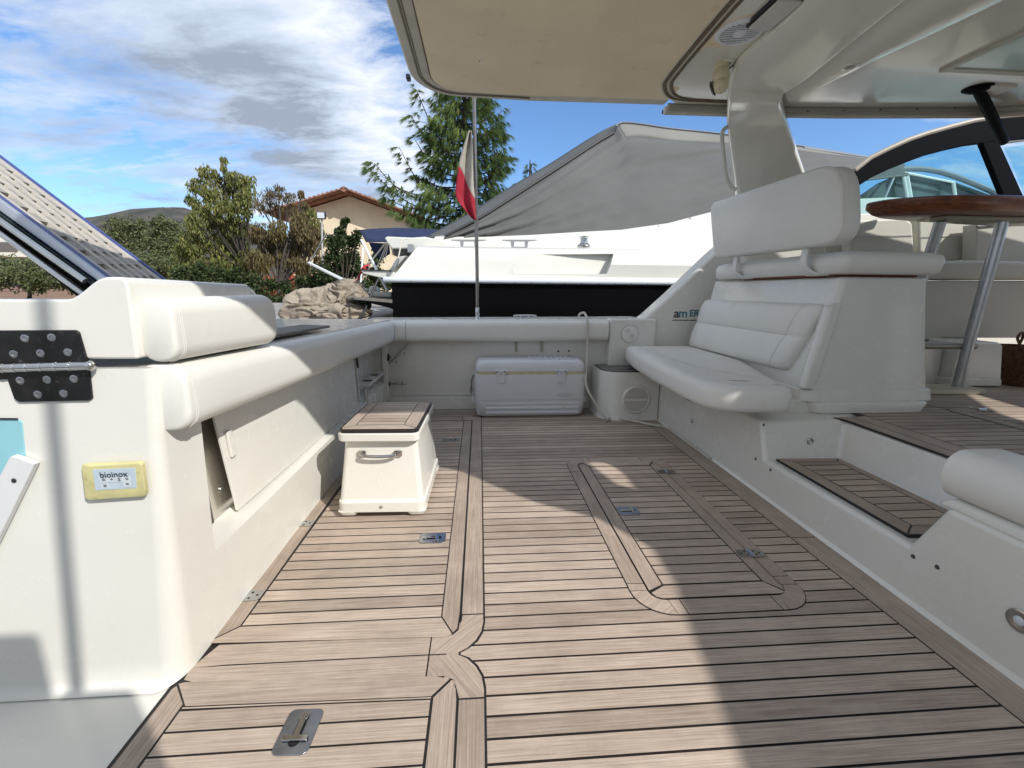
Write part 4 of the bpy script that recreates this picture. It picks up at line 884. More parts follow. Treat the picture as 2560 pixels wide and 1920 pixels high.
stitch([(-0.716+a*1.01, 1.044, 0.906+b*1.01) for a, b in rrect(-0.041, 0.041, -0.0715, 0.0715, 0.038, 6)[0:14]], bo4)
# antiskid pad on the side deck behind the cushion
pd = thing('deck_pad', 'flat grey antiskid deck pad between the cushions', 'deck pad')
A4 = [P(a, b, z=0.834) for a, b in ((585, 712), (718, 703), (705, 716), (600, 733))]
MB().prism([(-0.93, 1.45, 0.824), (-0.765, 1.45, 0.824), (-0.765, 2.30, 0.806), (-0.93, 2.36, 0.806)], (0, 0, 0.012)).build('pad', GREYD, pd, bevel=0.003)

# ---- black hinge at the left
hg = thing('hinge', 'big black lid hinge with chrome screws and steel knuckles', 'hinge', (0, 0, 0))
def fp(px, py, y=0.994): return P(px, py, y=y)
up_ = MB().prism([fp(a, b) for a, b in ((-60, 714), (160, 713), (168, 718), (187, 783), (-60, 786))], (0, 0.010, 0)).build('leaf', HINGE, hg, bevel=0.002)
lo_ = MB().prism([fp(a, b) for a, b in ((-60, 803), (8, 801), (190, 797), (197, 862), (190, 866), (40, 869), (30, 862), (15, 820), (-60, 823))], (0, 0.010, 0)).build('leaf', HINGE, hg, bevel=0.002)
kx = [fp(-70, 797, 0.985), fp(190, 790, 0.985)]
kn = MB(); kn.tube(kx, 0.0098, 16); kno = kn.build('knuckle', MIRR, hg)
for t in (0.30, 0.40, 0.50, 0.62, 0.74, 0.86):
    p = kx[0].lerp(kx[1], t); d_ = (kx[1]-kx[0]).normalized(); MB().tube([p-d_*0.0022, p+d_*0.0022], 0.0106, 16).build('ring', STEEL, kno)
MB().sphere(kx[1]+Vector((0.004, 0, 0)), 0.0112, 12).build('cap', STEEL, kno)
def hscrew(px, py, par):
    c_ = fp(px, py); o = MB().lathe([(0.0086, 0), (0.0084, 0.0010), (0.0070, 0.0014), (0.0042, 0.0012), (0.0036, 0.0002), (0, 0.0001)], c_, (0, -1, 0), 20).build('screw', MATS['polished_steel_soft'], par)
for a, b in ((54, 731), (112, 729), (30, 765), (88, 763), (147, 761)): hscrew(a, b, up_)
for a, b in ((44, 822), (102, 820), (160, 818), (82, 852), (138, 850)): hscrew(a, b, lo_)

# ---- control panel
cpn = thing('control_panel', 'yellowed plastic switch panel with grey keypad on the white moulding', 'control panel', (0, 0, 0))
pf = [(-0.000, 0)]
q = [fp(a, b, 0.994) for a, b in ((182, 1004), (186, 1000), (305, 994), (314, 998), (322, 1060), (318, 1069), (198, 1077), (190, 1072))]
q2 = [fp(a, b, 0.981) for a, b in ((192, 1010), (196, 1007), (301, 1001), (307, 1004), (314, 1057), (311, 1062), (204, 1069), (199, 1066))]
MB().loft([q, [p+Vector((0, -0.008, 0)) for p in q], q2]).build('bezel', YEL, cpn, bevel=0.002)
kp = MB().prism([fp(a, b, 0.9815) for a, b in ((200, 1014), (293, 1010), (296, 1054), (207, 1059))], (0, -0.0012, 0)).build('keypad', PANEL, cpn, bevel=0.0005)
cen = fp(246, 1025, 0.979); ux_ = (fp(280, 1023, 0.979)-fp(210, 1026.5, 0.979)).normalized(); uz_ = Vector((0.10, 0, 1))
text('bioinox', 0.0195, INK, 'brand_lettering', kp, frame_m(cen+Vector((0, -0.001, 0)), ux_, uz_), 0.0002)
for a, b, s_ in ((224, 1037, '≡'), (241, 1036, '÷'), (257, 1035, '±'), (274, 1035, '='), (227, 1050, '¤'), (275, 1046, '=')):
    text(s_, 0.0135, INK, 'key_mark', kp, frame_m(fp(a, b, 0.9788), ux_, uz_), 0.0002)
    c_ = fp(a, b, 0.98); MB().prism([c_+ux_*i*0.0085+Vector((0, 0, 1))*j*0.0065 for i, j in ((-1, -1), (1, -1), (1, 1), (-1, 1))], (0, -0.0006, 0)).build('key', mat('key_grey', (0.54, 0.60, 0.64), 0.4), kp, bevel=0.0004)

# ---- pale blue window strip and white angled trim at the left edge
cy_ = thing('acrylic_window', 'pale blue acrylic panel let into the moulding at the left edge', 'window')
MB().prism([fp(a, b, 0.998) for a, b in ((-90, 905), (38, 906), (47, 911), (54, 985), (42, 995), (0, 1085), (-90, 1180))], (0, 0.008, 0)).build('pane', CYAN, cy_, bevel=0.002)
MB().prism([fp(a, b, 0.997) for a, b in ((-90, 902), (38, 903), (40, 906), (-90, 905.5))], (0, -0.002, 0)).build('seal', BLK, cy_, smooth=False)
tw = thing('angled_trim', 'white angled trim board with one black screw at the left edge', 'trim')
MB().prism([fp(a, b, 0.997) for a, b in ((34, 983), (40, 980), (88, 997), (82, 1010), (-120, 1420), (-190, 1400))], (0, -0.014, 0)).build('board', mat('trim_white', (0.66, 0.66, 0.66), 0.5, var=0.03), tw, bevel=0.002)
MB().lathe([(0.0055, 0), (0.004, 0.002), (0, 0.002)], fp(30, 1038, 0.982), (0, -1, 0), 12).build('screw', DARK, tw)

# ================================================================== LEFT RECESS CONTENTS
fp_ = thing('folding_panel', 'white folding seat panel inside the left wall recess', 'panel')
MB().loft([[(-0.805, 1.372, 0.288), (-0.797, 1.372, 0.284), (-0.797, 2.82, 0.262), (-0.805, 2.82, 0.265)], [(-0.811, 1.315, 0.69), (-0.803, 1.315, 0.69), (-0.803, 2.80, 0.66), (-0.811, 2.80, 0.66)]]).build('leaf', GEL, fp_, bevel=0.002, seg=2)
MB().prism([(-0.800, 1.37, 0.47), (-0.800, 1.40, 0.47), (-0.800, 1.385, 0.56), (-0.800, 1.36, 0.56)], (0.010, 0, 0)).build('edge_batten', GEL, fp_, bevel=0.004)
mp_ = thing('mirror_plate', 'polished steel mirror plate reflecting the step box in the recess', 'mirror')
MB().prism([(-0.842, 1.19, 0.285), (-0.842, 1.50, 0.285), (-0.842, 1.50, 0.70), (-0.842, 1.165, 0.70)], (0.008, 0, 0)).build('plate', mat('mirror_plate_steel', (0.72, 0.69, 0.64), 0.24, metal=1.0, bump=0.0004, bscale=3), mp_, smooth=False)
MB().prism([(-0.834, 1.262, 0.287), (-0.834, 1.298, 0.287), (-0.834, 1.268, 0.70), (-0.834, 1.230, 0.70)], (0.006, 0, 0)).build('edge_strip', mat('dark_weathered_strip', (0.07, 0.06, 0.05), 0.6, var=0.4, vscale=30), mp_, bevel=0.002)
MB().lathe([(0.012, 0), (0.012, 0.002), (0.006, 0.003), (0, 0.0015)], (-0.833, 1.365, 0.365), (1, 0, 0), 14).build('stud', STEEL, mp_)
ct = thing('cup_holder', 'small cup holder tray with two round holes in the far recess', 'cup holder')
MB().box(-0.86, -0.772, 3.02, 3.56, 0.335, 0.352).build('tray', GEL, ct, bevel=0.003)
for y_ in (3.16, 3.38): MB().lathe([(0.034, 0), (0.034, 0.001), (0, 0.001)], (-0.817, y_, 0.3525), (0, 0, 1), 20).build('hole', mat('hole_brown', (0.10, 0.06, 0.035), 0.7), ct, smooth=False)
vb = MB(); vb.prism([(-0.865, 2.875, 0.27), (-0.80, 2.875, 0.27), (-0.80, 2.84, 0.66), (-0.865, 2.84, 0.66)], (0, 0.018, 0)); vbo = vb.build('recess_bracket', GEL, bevel=0.003); tag(vbo, 'slim upright divider beside the folding panel', 'bracket')
MB().prism([(-0.798, 2.872, 0.50), (-0.790, 2.872, 0.50), (-0.790, 2.842, 0.655), (-0.798, 2.842, 0.655)], (0, -0.02, 0)).build('edge_strip', MATS['dark_weathered_strip'], vbo)
tb = MB().tube([(-0.775, 2.93, 0.25), (-0.775, 2.93, 0.34)], 0.011, 10).build('rail_stub', STEEL, ct)
ps = MB().box(-0.80, -0.755, 3.572, 3.62, 0.10, 0.60).build('wall_post', GEL, bevel=0.008); tag(ps, kind='structure')

# ---- rods stored in the far corner
rk = thing('rod_rack', 'stainless corner post with black fittings and arms on the far wall', 'rack')
p0, p1 = P(838, 862, y=3.60), P(835, 772, y=3.60)
MB().tube([p0, p1], 0.011, 12).build('post', STEEL, rk)
MB().box(p1.x-0.028, p1.x+0.022, 3.575, 3.63, p1.z-0.028, p1.z+0.006).build('clamp', BLK, rk, bevel=0.006); MB().sphere((p1.x-0.003, 3.60, p1.z+0.012), 0.028, 14).build('knob', BLK, rk)
p2 = P(836, 829, y=3.60); MB().box(p2.x-0.028, p2.x+0.024, 3.578, 3.625, p2.z-0.018, p2.z+0.016).build('clamp', BLK, rk, bevel=0.005)
a0, a1 = P(841, 786, y=3.60), P(884, 740, y=3.60)
ar = MB().tube([a0, a1], 0.0085, 10).build('arm', STEEL, rk)
def crossbar(par, c_, d_, L):
    d_ = Vector(d_).normalized(); o = MB().tube([c_-d_*L, c_+d_*L], 0.004, 8); o.sphere(c_-d_*L, 0.0095, 8); o.sphere(c_+d_*L, 0.0095, 8); return o.build('crossbar', STEEL, par)
dd_ = (a1-a0).normalized(); pp_ = Vector((dd_.z, 0, -dd_.x))
crossbar(ar, a0.lerp(a1, 0.22), pp_, 0.028); crossbar(ar, a0.lerp(a1, 0.62), pp_, 0.028)
b0, b1 = P(845, 829, y=3.60), P(878, 830, y=3.60)
br = MB().tube([b0, b1], 0.0065, 10).build('arm', STEEL, rk)
crossbar(br, b0.lerp(b1, 0.35), (0, 0, 1), 0.020); crossbar(br, b0.lerp(b1, 0.72), (0, 0, 1), 0.020)

# ---- small fittings on the far wall
dp = thing('deck_plate', 'round screw-in inspection plate on the white column', 'inspection plate', (1.245, 3.549, 0.655))
MB().lathe([(0.072, 0), (0.072, 0.0035), (0.068, 0.005)], (0, 0, 0), (0, -1, 0), 40).build('plate', GEL, dp)
MB().tube([(0.073*math.cos(a*math.pi/20), -0.001, 0.073*math.sin(a*math.pi/20)) for a in range(40)], 0.0016, 5, closed=True).build('gap', mat('joint_grey', (0.22, 0.21, 0.18), 0.7), dp)
for sx, sz in ((-0.022, 0.028), (0.018, -0.024)):
    MB().tube(bez([(sx-0.016, -0.0055, sz-0.008), (sx-0.006, -0.0055, sz+0.012), (sx+0.014, -0.0055, sz+0.006), (sx+0.004, -0.0055, sz-0.012)], 4), 0.0016, 5).build('finger_mark', MATS['joint_grey'], dp)
for px_, py_ in ((1115, 747), (1170, 747)):
    c_ = P(px_, py_-3, y=3.655); bt = MB(); 
    for k in (-1, 0, 1): bt.box(c_.x+k*0.009-0.002, c_.x+k*0.009+0.002, 3.644, 3.656, c_.z-0.06, c_.z+0.03)
    bt.box(c_.x-0.012, c_.x+0.012, 3.650, 3.657, c_.z-0.06, c_.z+0.03)
    o = bt.build('wall_batten', mat('batten_beige', (0.52, 0.48, 0.40), 0.5)); tag(o, ('left' if px_ < 1150 else 'right')+' one of two ribbed beige battens on the wall above the cooler', 'batten', group='ribbed battens above the cooler')
for px_, py_ in ((1206, 759), (1229, 758)):
    c_ = P(px_, py_, y=3.657); o = MB().lathe([(0.009, 0), (0.0085, 0.002), (0, 0.001)], (c_.x, 3.659, c_.z), (0, -1, 0), 12).build('screw_hole', DARK); tag(o, ('left' if px_ < 1220 else 'right')+' one of two dark screw holes in the far wall beside the rope', 'screw hole', group='screw holes in the far wall')
# logo lettering on the bulwark
lg = thing('logo_sticker', 'teal boat builder lettering beside the bench backrest', 'logo')
c_ = P(1478, 679, y=3.595)
text('a', 0.105, INK, 'letter', lg, frame_m((c_.x-0.067, 3.597, c_.z+0.006), (1, 0, 0), (0, 0, 1)), 0.0006, bold=0.0012)
text('m', 0.105, TEAL, 'letter', lg, frame_m((c_.x-0.010, 3.597, c_.z+0.006), (0.8, 0, 0), (0, 0, 1)), 0.0006, bold=0.0012)
text('ER', 0.078, TEAL, 'letter', lg, frame_m((c_.x+0.088, 3.597, c_.z+0.008), (1, 0, 0), (0, 0, 1)), 0.0006, bold=0.0012)
ul = MB()
for a, b in ((-0.10, -0.045), (-0.042, -0.012), (-0.006, 0.05), (0.055, 0.11)): ul.box(c_.x+a, c_.x+b, 3.597, 3.5995, c_.z-0.052, c_.z-0.046)
ul.build('underline', INK, lg, smooth=False)

# ---- vent pod
vp = thing('vent_pod', 'white rounded pod with slotted round vent and grey lid beside the cooler', 'vent pod')
def podring(z_, s=0.0): return [(a, b, z_) for a, b in [(0.955+s, 3.60)]+[(1.11+(0.155-s)*math.cos(R(t)), 3.40+(0.150-s)*math.sin(R(t))) for t in range(180, 271, 10)]+[(1.405, 3.25+s), (1.405, 3.60)]]
MB().loft([podring(0.0, -0.015), podring(0.02, -0.004), podring(0.36), podring(0.385, 0.006)]).build('body', GEL, vp, angle=50)
MB().loft([podring(0.384, 0.022), podring(0.393, 0.024)]).build('lid', GREYD, vp, bevel=0.003)
MB().tube([(a, b, 0.388) for a, b, c in podring(0, 0.016)[:-1]], 0.004, 6).build('lid_gasket', BLK, vp)
MB().tube(bez([(1.08, 3.36, 0.394), (1.12, 3.33, 0.396), (1.20, 3.34, 0.396), (1.24, 3.37, 0.394)], 4), 0.004, 6).build('lid_grip', mat('grey_grip', (0.12, 0.11, 0.10), 0.5), vp)
vc = Vector((1.222, 3.249, 0.170))
MB().lathe([(0.115, -0.002), (0.115, 0.010), (0.106, 0.018), (0.094, 0.018), (0.092, 0.006)], vc, (0, -1, 0), 48).build('vent_ring', GEL, vp)
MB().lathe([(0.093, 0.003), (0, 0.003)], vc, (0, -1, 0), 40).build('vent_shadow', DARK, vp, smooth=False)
sl_ = MB()
for k in range(-8, 9):
    zz = k*0.0106; h_ = math.sqrt(max(0, 0.0925**2-zz**2)); th = 0.0034 if k else 0.010
    sl_.box(vc.x-h_, vc.x+h_, vc.y-0.0150, vc.y-0.0125, vc.z+zz-th*0.82, vc.z+zz+th*0.82)
sl_.build('vent_grille', GEL, vp, bevel=0.001, seg=1)

# ================================================================== BENCH SEAT + HELM CONSOLE
bs = thing('bench_seat', 'white padded aft-facing bench on the step beside the helm console', 'bench')
seat = [(1.20, 3.52), (1.14, 3.10), (1.10, 2.50), (1.10, 2.10), (1.16, 1.975), (1.26, 1.925), (1.46, 1.915), (1.505, 1.96), (1.56, 2.15), (1.76, 2.75), (1.80, 3.54)]
bz = [tuple(p)[:2] for p in bez([(p[0], p[1], 0) for p in seat[:9]], 3)]+seat[9:]
sc = MB(); 
def sring(d, z_): 
    q = inset(bz, d); return [(a, b, z_(a, b) if callable(z_) else z_) for a, b in q]
sc.loft([sring(0.03, 0.432), sring(0.008, 0.440), sring(0.0, 0.462), sring(0.0, 0.520), sring(0.010, 0.548), sring(0.035, 0.562), sring(0.075, 0.566), sring(0.16, 0.560)])
so2 = sc.build('seat_cushion', VIN, bs, angle=80)
sp_ = MB().tube([(a, b, 0.5615) for a, b in inset(bz, 0.040)[:24]], 0.0018, 5).build('piping', MATS['stitch_thread'], so2)
MB().tube([(a, b, 0.5635) for a, b in inset(bz, 0.048)[:24]], 0.0012, 5).build('piping', MATS['stitch_thread'], so2)
MB().tube(bez([(1.29, 3.45, 0.566), (1.26, 2.9, 0.567), (1.33, 2.4, 0.566), (1.46, 2.12, 0.564), (1.47, 1.955, 0.545), (1.47, 1.920, 0.50), (1.47, 1.920, 0.45)], 4), 0.0022, 5).build('piping', MATS['stitch_thread'], so2)
MB().prism([(1.42, 2.16, 0.36), (1.9, 2.16, 0.36), (1.9, 3.59, 0.36), (1.416, 3.59, 0.36)], (0, 0, 0.075)).build('base', GEL, bs, bevel=0.01)
# console with sloping aft face; recessed panel carries the bench backrest
hc = thing('helm_console', 'tall white moulded console between the bench and the helm floor', 'console')
def cring(z_, x0, x1, y0, y1, r=0.05): return [(a, b, z_) for a, b in rrect(x0, x1, y0, y1, r, 5)]
body = MB().loft([cring(0.425, 1.725, 2.485, 2.145, 3.42, 0.07), cring(0.475, 1.728, 2.475, 2.150, 3.42, 0.07), cring(0.78, 1.790, 2.40, 2.160, 3.42, 0.05), cring(1.085, 1.852, 2.335, 2.165, 3.42, 0.035)])
bo_ = body.build('body', GEL, hc, bevel=0.012, seg=3)
cu = MB().loft([[(1.55, 2.36, 0.50), (1.70, 2.36, 0.50), (1.70, 3.7, 0.50), (1.55, 3.7, 0.50)], [(1.775, 2.36, 0.50), (1.80, 2.36, 0.50), (1.80, 3.7, 0.50), (1.775, 3.7, 0.50)], [(1.845, 2.26, 0.975), (1.87, 2.26, 0.975), (1.87, 3.7, 0.975), (1.845, 3.7, 0.975)]])
MB().loft([cring(0.370, 1.775, 2.44, 2.120, 3.42, 0.07), cring(0.420, 1.755, 2.455, 2.110, 3.42, 0.07), cring(0.432, 1.765, 2.45, 2.12, 3.42, 0.07)]).build('plinth', GEL, hc, angle=60)
MB().loft([cring(0.432, 1.715, 2.500, 2.132, 3.42, 0.075), cring(0.490, 1.718, 2.492, 2.138, 3.42, 0.075), cring(0.497, 1.735, 2.48, 2.15, 3.42, 0.07)]).build('skirt', GEL, hc, bevel=0.003)
MB().loft([cring(0.44, 2.40, 2.565, 2.35, 3.3, 0.05), cring(0.66, 2.40, 2.535, 2.35, 3.3, 0.05), cring(0.70, 2.36, 2.50, 2.37, 3.3, 0.05)]).build('side_bulge', GEL, hc, bevel=0.01)
# swept corner rib between aft face and near face
MB().loft([[(1.725, 2.20, 0.50), (1.70, 2.16, 0.50), (1.72, 2.135, 0.50), (1.78, 2.14, 0.50)], [(1.80, 2.21, 0.93), (1.79, 2.17, 0.93), (1.81, 2.150, 0.93), (1.87, 2.155, 0.93)], [(1.845, 2.22, 0.955), (1.838, 2.18, 0.955), (1.85, 2.160, 0.955), (1.88, 2.162, 0.955)]]).build('corner_rib', GEL, hc, bevel=0.012, seg=4)
# bench backrest cushion lies on the sloping face
def facept(y_, z_, off): x_ = 1.725+(z_-0.43)*0.19; return Vector((x_-off, y_, z_))
def bprof(k, kz):
    zc_, hz = 0.755, 0.190*kz; out = []
    zs = [-1, -0.97, -0.88, -0.70, -0.40, -0.10, 0.02, 0.06, 0.10, 0.22, 0.5, 0.75, 0.90, 0.98, 1]
    of = [0.012, 0.034, 0.050, 0.058, 0.062, 0.058, 0.052, 0.046, 0.052, 0.058, 0.062, 0.058, 0.050, 0.034, 0.012]
    return [(zc_+hz*a, o_*k) for a, o_ in zip(zs, of)]+[(zc_+hz, -0.02), (zc_-hz, -0.02)]
def slant(a, z_): return a+0.13*(0.945-z_)/0.38
rings = []
for y_, k, kz in ((2.175, 0.15, 0.80), (2.182, 0.55, 0.90), (2.20, 0.85, 0.97), (2.235, 0.97, 1.0), (2.30, 1, 1), (2.6, 1, 1), (3.0, 1, 1), (3.30, 1, 1), (3.38, 0.95, 1.0), (3.41, 0.6, 0.93)):
    rings.append([facept(slant(y_, z_) if y_ < 2.9 else y_+0.06*(0.945-z_)/0.38, z_, off) for z_, off in bprof(k, kz)])
bco = MB().loft(rings).build('back_cushion', VIN, bs, angle=75)
MB().tube([rings[4][i] for i in range(1, 14)]+[], 0.0016, 5).build('piping', MATS['stitch_thread'], bco); MB().tube([Vector(rings[4][i])+Vector((0, 0.008, 0)) for i in range(1, 14)], 0.0013, 5).build('piping', MATS['stitch_thread'], bco)
MB().tube([r_[7] for r_ in rings[4:9]], 0.0018, 5).build('seam', mat('seam_shadow', (0.40, 0.39, 0.36), 0.7), bco)
bcd = MB().prism([(1.12, 2.15, 0.434), (1.17, 2.15, 0.434), (1.17, 2.16, 0.418), (1.12, 2.19, 0.428)], (0, 0.05, 0)).build('seat_clip', BLK, bs)

# helm seat on the console
hs = thing('helm_chair', 'white helm seat with tall backrest board on two flat brackets', 'seat')
MB().loft([cring(1.098, 1.80, 2.335, 2.115, 3.30, 0.06), cring(1.106, 1.785, 2.35, 2.10, 3.31, 0.06), cring(1.165, 1.78, 2.362, 2.092, 3.315, 0.06), cring(1.192, 1.792, 2.350, 2.102, 3.30, 0.05), cring(1.208, 1.83, 2.31, 2.14, 3.26, 0.04), cring(1.216, 1.90, 2.24, 2.22, 3.18, 0.04)]).build('seat_cushion', VIN, hs, angle=85)
MB().box(1.835, 2.30, 2.2, 3.05, 1.088, 1.0975).build('seat_board', mat('red_brown_ply', (0.22, 0.08, 0.05), 0.6), hs)
def hp(px, py, x): return P(px, py, x=x)
XB = 1.70
prof = [(1533, 447), (1537, 440), (1560, 430), (1650, 400), (1760, 360), (1800, 347), (1820, 345), (1836, 352), (1842, 375), (1840, 470), (1832, 500), (1815, 516), (1790, 524), (1660, 541), (1545, 556), (1540, 545)]
def fillet(poly, rad, n=7):
    out = []
    for k in range(len(poly)):
        p = Vector(poly[k]); a = (Vector(poly[k-1])-p).normalized(); b = (Vector(poly[(k+1) % len(poly)])-p).normalized(); r = rad[k]
        for q in range(n+1):
            t = q/n; out.append(p+a*r*(1-t)**2+b*r*t**2)
    return out
cr = [hp(1534, 440, XB), hp(1818, 344, XB), hp(1818, 524, XB), hp(1541, 557, XB)]
f0 = [Vector((XB, q.x, q.y)) for q in fillet([(p.y, p.z) for p in cr], (0.06, 0.16, 0.12, 0.05))]
cen = sum(f0, Vector())/len(f0)
def shr(pts, k, dx): return [Vector((p.x+dx, p.y+(-k if p.y > cen.y else k), p.z+(-k if p.z > cen.z else k))) for p in pts]
bkb = MB().loft([shr(f0, 0.012, -0.004), shr(f0, 0.004, 0.002), [p+Vector((0.012, 0, 0)) for p in f0], [p+Vector((0.085, 0, 0)) for p in f0], shr(f0, 0.006, 0.10), shr(f0, 0.02, 0.108)]).build('backrest', VIN, hs, angle=60)
MB().tube([p+Vector((0.010, 0, 0)) for p in f0], 0.0022, 5, closed=True).build('piping', MATS['stitch_thread'], bkb)
MB().tube([p+Vector((0.088, 0, 0)) for p in f0], 0.0022, 5, closed=True).build('piping', MATS['stitch_thread'], bkb)
for yb in (2.96, 2.31):
    w_ = 0.022
    pth = bez([(1.752, yb, 1.30), (1.745, yb, 1.235), (1.742, yb, 1.17), (1.750, yb, 1.13), (1.78, yb-0.004, 1.104), (1.85, yb-0.01, 1.097)], 5)
    m_ = MB(); rings = []
    for i, p in enumerate(pth):
        t_ = (pth[min(i+1, len(pth)-1)]-pth[max(0, i-1)]).normalized(); s_ = Vector((0, 1, 0)); n_ = t_.cross(s_).normalized(); ww = w_ if i < 12 else w_+0.05*(i-12)/13
        rings.append([p+s_*ww+n_*0.006, p-s_*ww+n_*0.006, p-s_*ww-n_*0.006, p+s_*ww-n_*0.006])
    m_.loft(rings); m_.build('bracket', mat('white_painted_steel', (0.70, 0.69, 0.67), 0.35), hs, bevel=0.002)

# ================================================================== HELM AREA: TABLE, SOFA, BASKET
tb = thing('table', 'varnished wooden table on two tubular steel legs with a foot rail', 'table')
zt0, zt1 = 1.455, 1.535
top = [P(1890, 473, z=zt0), P(1893, 462, z=zt0)]
near = [(2.33, 2.60), (2.36, 2.50), (2.50, 2.40), (2.72, 2.34), (2.95, 2.335), (3.2, 2.37), (3.5, 2.46), (3.7, 2.62), (3.7, 2.86), (3.4, 2.90), (2.6, 2.76), (2.36, 2.66)]
nb = [tuple(p)[:2] for p in bez([(a, b, 0) for a, b in near+[near[0]]], 4)[:-1]]
tr = MB().loft([[(a, b, zt0) for a, b in inset(nb, 0.055)], [(a, b, zt0+0.012) for a, b in inset(nb, 0.030)], [(a, b, zt0+0.040) for a, b in nb], [(a, b, zt1-0.006) for a, b in nb], [(a, b, zt1) for a, b in inset(nb, 0.008)]]); tr.build('top', VARN, tb, angle=50)
MB().prism([(a, b, zt0-0.001) for a, b in rrect(2.72, 3.34, 2.50, 2.62, 0.04, 4)], (0, 0, -0.020)).build('support_rail', mat('dull_gold_plate', (0.36, 0.33, 0.26), 0.45, metal=0.4), tb, bevel=0.004)
lb = P(2066, 840, z=0.385); lt_ = P(2150, 478, y=lb.y-0.0)
MB().tube([(lb.x, lb.y, 0.375), (3.16, 2.56, 1.436)], 0.030, 20).build('leg', BRUSH, tb); MB().tube([(2.93, 2.86, 0.375), (2.80, 2.60, 1.436)], 0.030, 20).build('leg', BRUSH, tb)
fr0, fr1 = P(1995, 747, y=2.62), P(2106, 748, y=2.62)
MB().tube([fr0+Vector((-0.35, 0, 0)), fr1], 0.020, 12).build('foot_rail', mat('dull_steel', (0.28, 0.27, 0.23), 0.4, metal=0.7), tb)
MB().prism([(a, b, 0.374) for a, b in rrect(2.55, 3.27, 2.50, 2.70, 0.03, 3)], (0, 0, 0.028)).build('base_plate', mat('cream_base', (0.50, 0.47, 0.36), 0.5), tb, bevel=0.006)
# sofa (dinette) behind
sf = thing('sofa', 'cream upholstered dinette sofa behind the table', 'sofa')
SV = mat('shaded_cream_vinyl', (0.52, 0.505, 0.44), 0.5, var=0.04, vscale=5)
def fr3(pts, y_, dy, name, mt, par, bev=0.02): return MB().prism([P(a, b, y=y_) for a, b in pts], (0, dy, 0)).build(name, mt, par, bevel=bev, seg=4)
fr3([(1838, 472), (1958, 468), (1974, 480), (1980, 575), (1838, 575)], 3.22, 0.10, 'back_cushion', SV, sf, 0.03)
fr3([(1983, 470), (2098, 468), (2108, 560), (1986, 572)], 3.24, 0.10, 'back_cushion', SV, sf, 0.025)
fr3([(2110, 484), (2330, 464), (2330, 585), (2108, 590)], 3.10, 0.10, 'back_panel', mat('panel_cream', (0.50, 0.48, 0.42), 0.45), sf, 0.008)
MB().tube([P(2111, 490, y=3.09), P(2330, 470, y=3.09)], 0.006, 6).build('trim', BLK, sf)
MB().tube([P(1838, 512, y=3.212), P(1975, 508, y=3.212)], 0.003, 5).build('seam', MATS['seam_shadow'], sf); MB().tube([P(1986, 512, y=3.232), P(2104, 508, y=3.232)], 0.003, 5).build('seam', MATS['seam_shadow'], sf)
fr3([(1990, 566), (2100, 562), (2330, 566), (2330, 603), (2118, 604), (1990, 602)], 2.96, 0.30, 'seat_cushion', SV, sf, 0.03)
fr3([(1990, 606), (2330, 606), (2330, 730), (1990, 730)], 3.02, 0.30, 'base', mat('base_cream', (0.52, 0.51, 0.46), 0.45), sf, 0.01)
fr3([(1990, 731), (2110, 731), (2112, 735), (1990, 738)], 2.94, 0.10, 'shelf_edge', mat('dull_steel', (0.3, 0.3, 0.3), 0.4), sf, 0.004)
fr3([(1990, 742), (2040, 742), (2026, 833), (1990, 833)], 2.80, 0.30, 'foot_box', GEL, sf, 0.012)
cb = thing('cool_box', 'low white moulded locker with rounded corners beside the basket', 'locker')
bxp = [(2078, 738), (2158, 739), (2168, 746), (2164, 822), (2056, 822), (2060, 790)]
fr3(bxp, 2.72, 0.35, 'body', GEL, cb, 0.015); fr3([(2056, 818), (2165, 820), (2163, 834), (2052, 834)], 2.70, 0.36, 'base', GEL, cb, 0.006)
bk_ = thing('basket', 'dark brown wicker basket with a loop handle at the right edge', 'basket', (P(2195, 830, z=0.375)))
rings_ = MB()
for k in range(26):
    r_ = 0.105+0.040*math.sin(k/25*1.9); rings_.tube([(r_*math.cos(a*math.pi/12), r_*math.sin(a*math.pi/12), 0.008+k*0.0105) for a in range(24)], 0.0062, 6, closed=True)
rings_.build('weave', WICK, bk_)
MB().lathe([(0.10, 0), (0.139, 0.22), (0.134, 0.23), (0.0, 0.02)], (0, 0, 0.0), (0, 0, 1), 20).build('liner', DARK, bk_)
MB().tube(bez([(-0.10, -0.06, 0.26), (-0.12, -0.03, 0.33), (-0.06, 0, 0.37), (0.0, 0.03, 0.34), (0.02, 0.06, 0.26)], 6), 0.008, 8).build('handle', WICK, bk_)

# ---- near right cushion
path = [(1.520, 1.172, 0.462, 1, 0, 0.110, 0.16), (1.520, 1.160, 0.463, 1, 0, 0.135, 0.20)]+[(1.520+0.006*k, 1.145-0.13*k, 0.466-0.002*k, 1, 0, 0.152, 0.23) for k in range(0, 10)]
bolster('seat_cushion', 'large white seat cushion cut off by the right edge of the picture', path, 0, 0, 0.065)
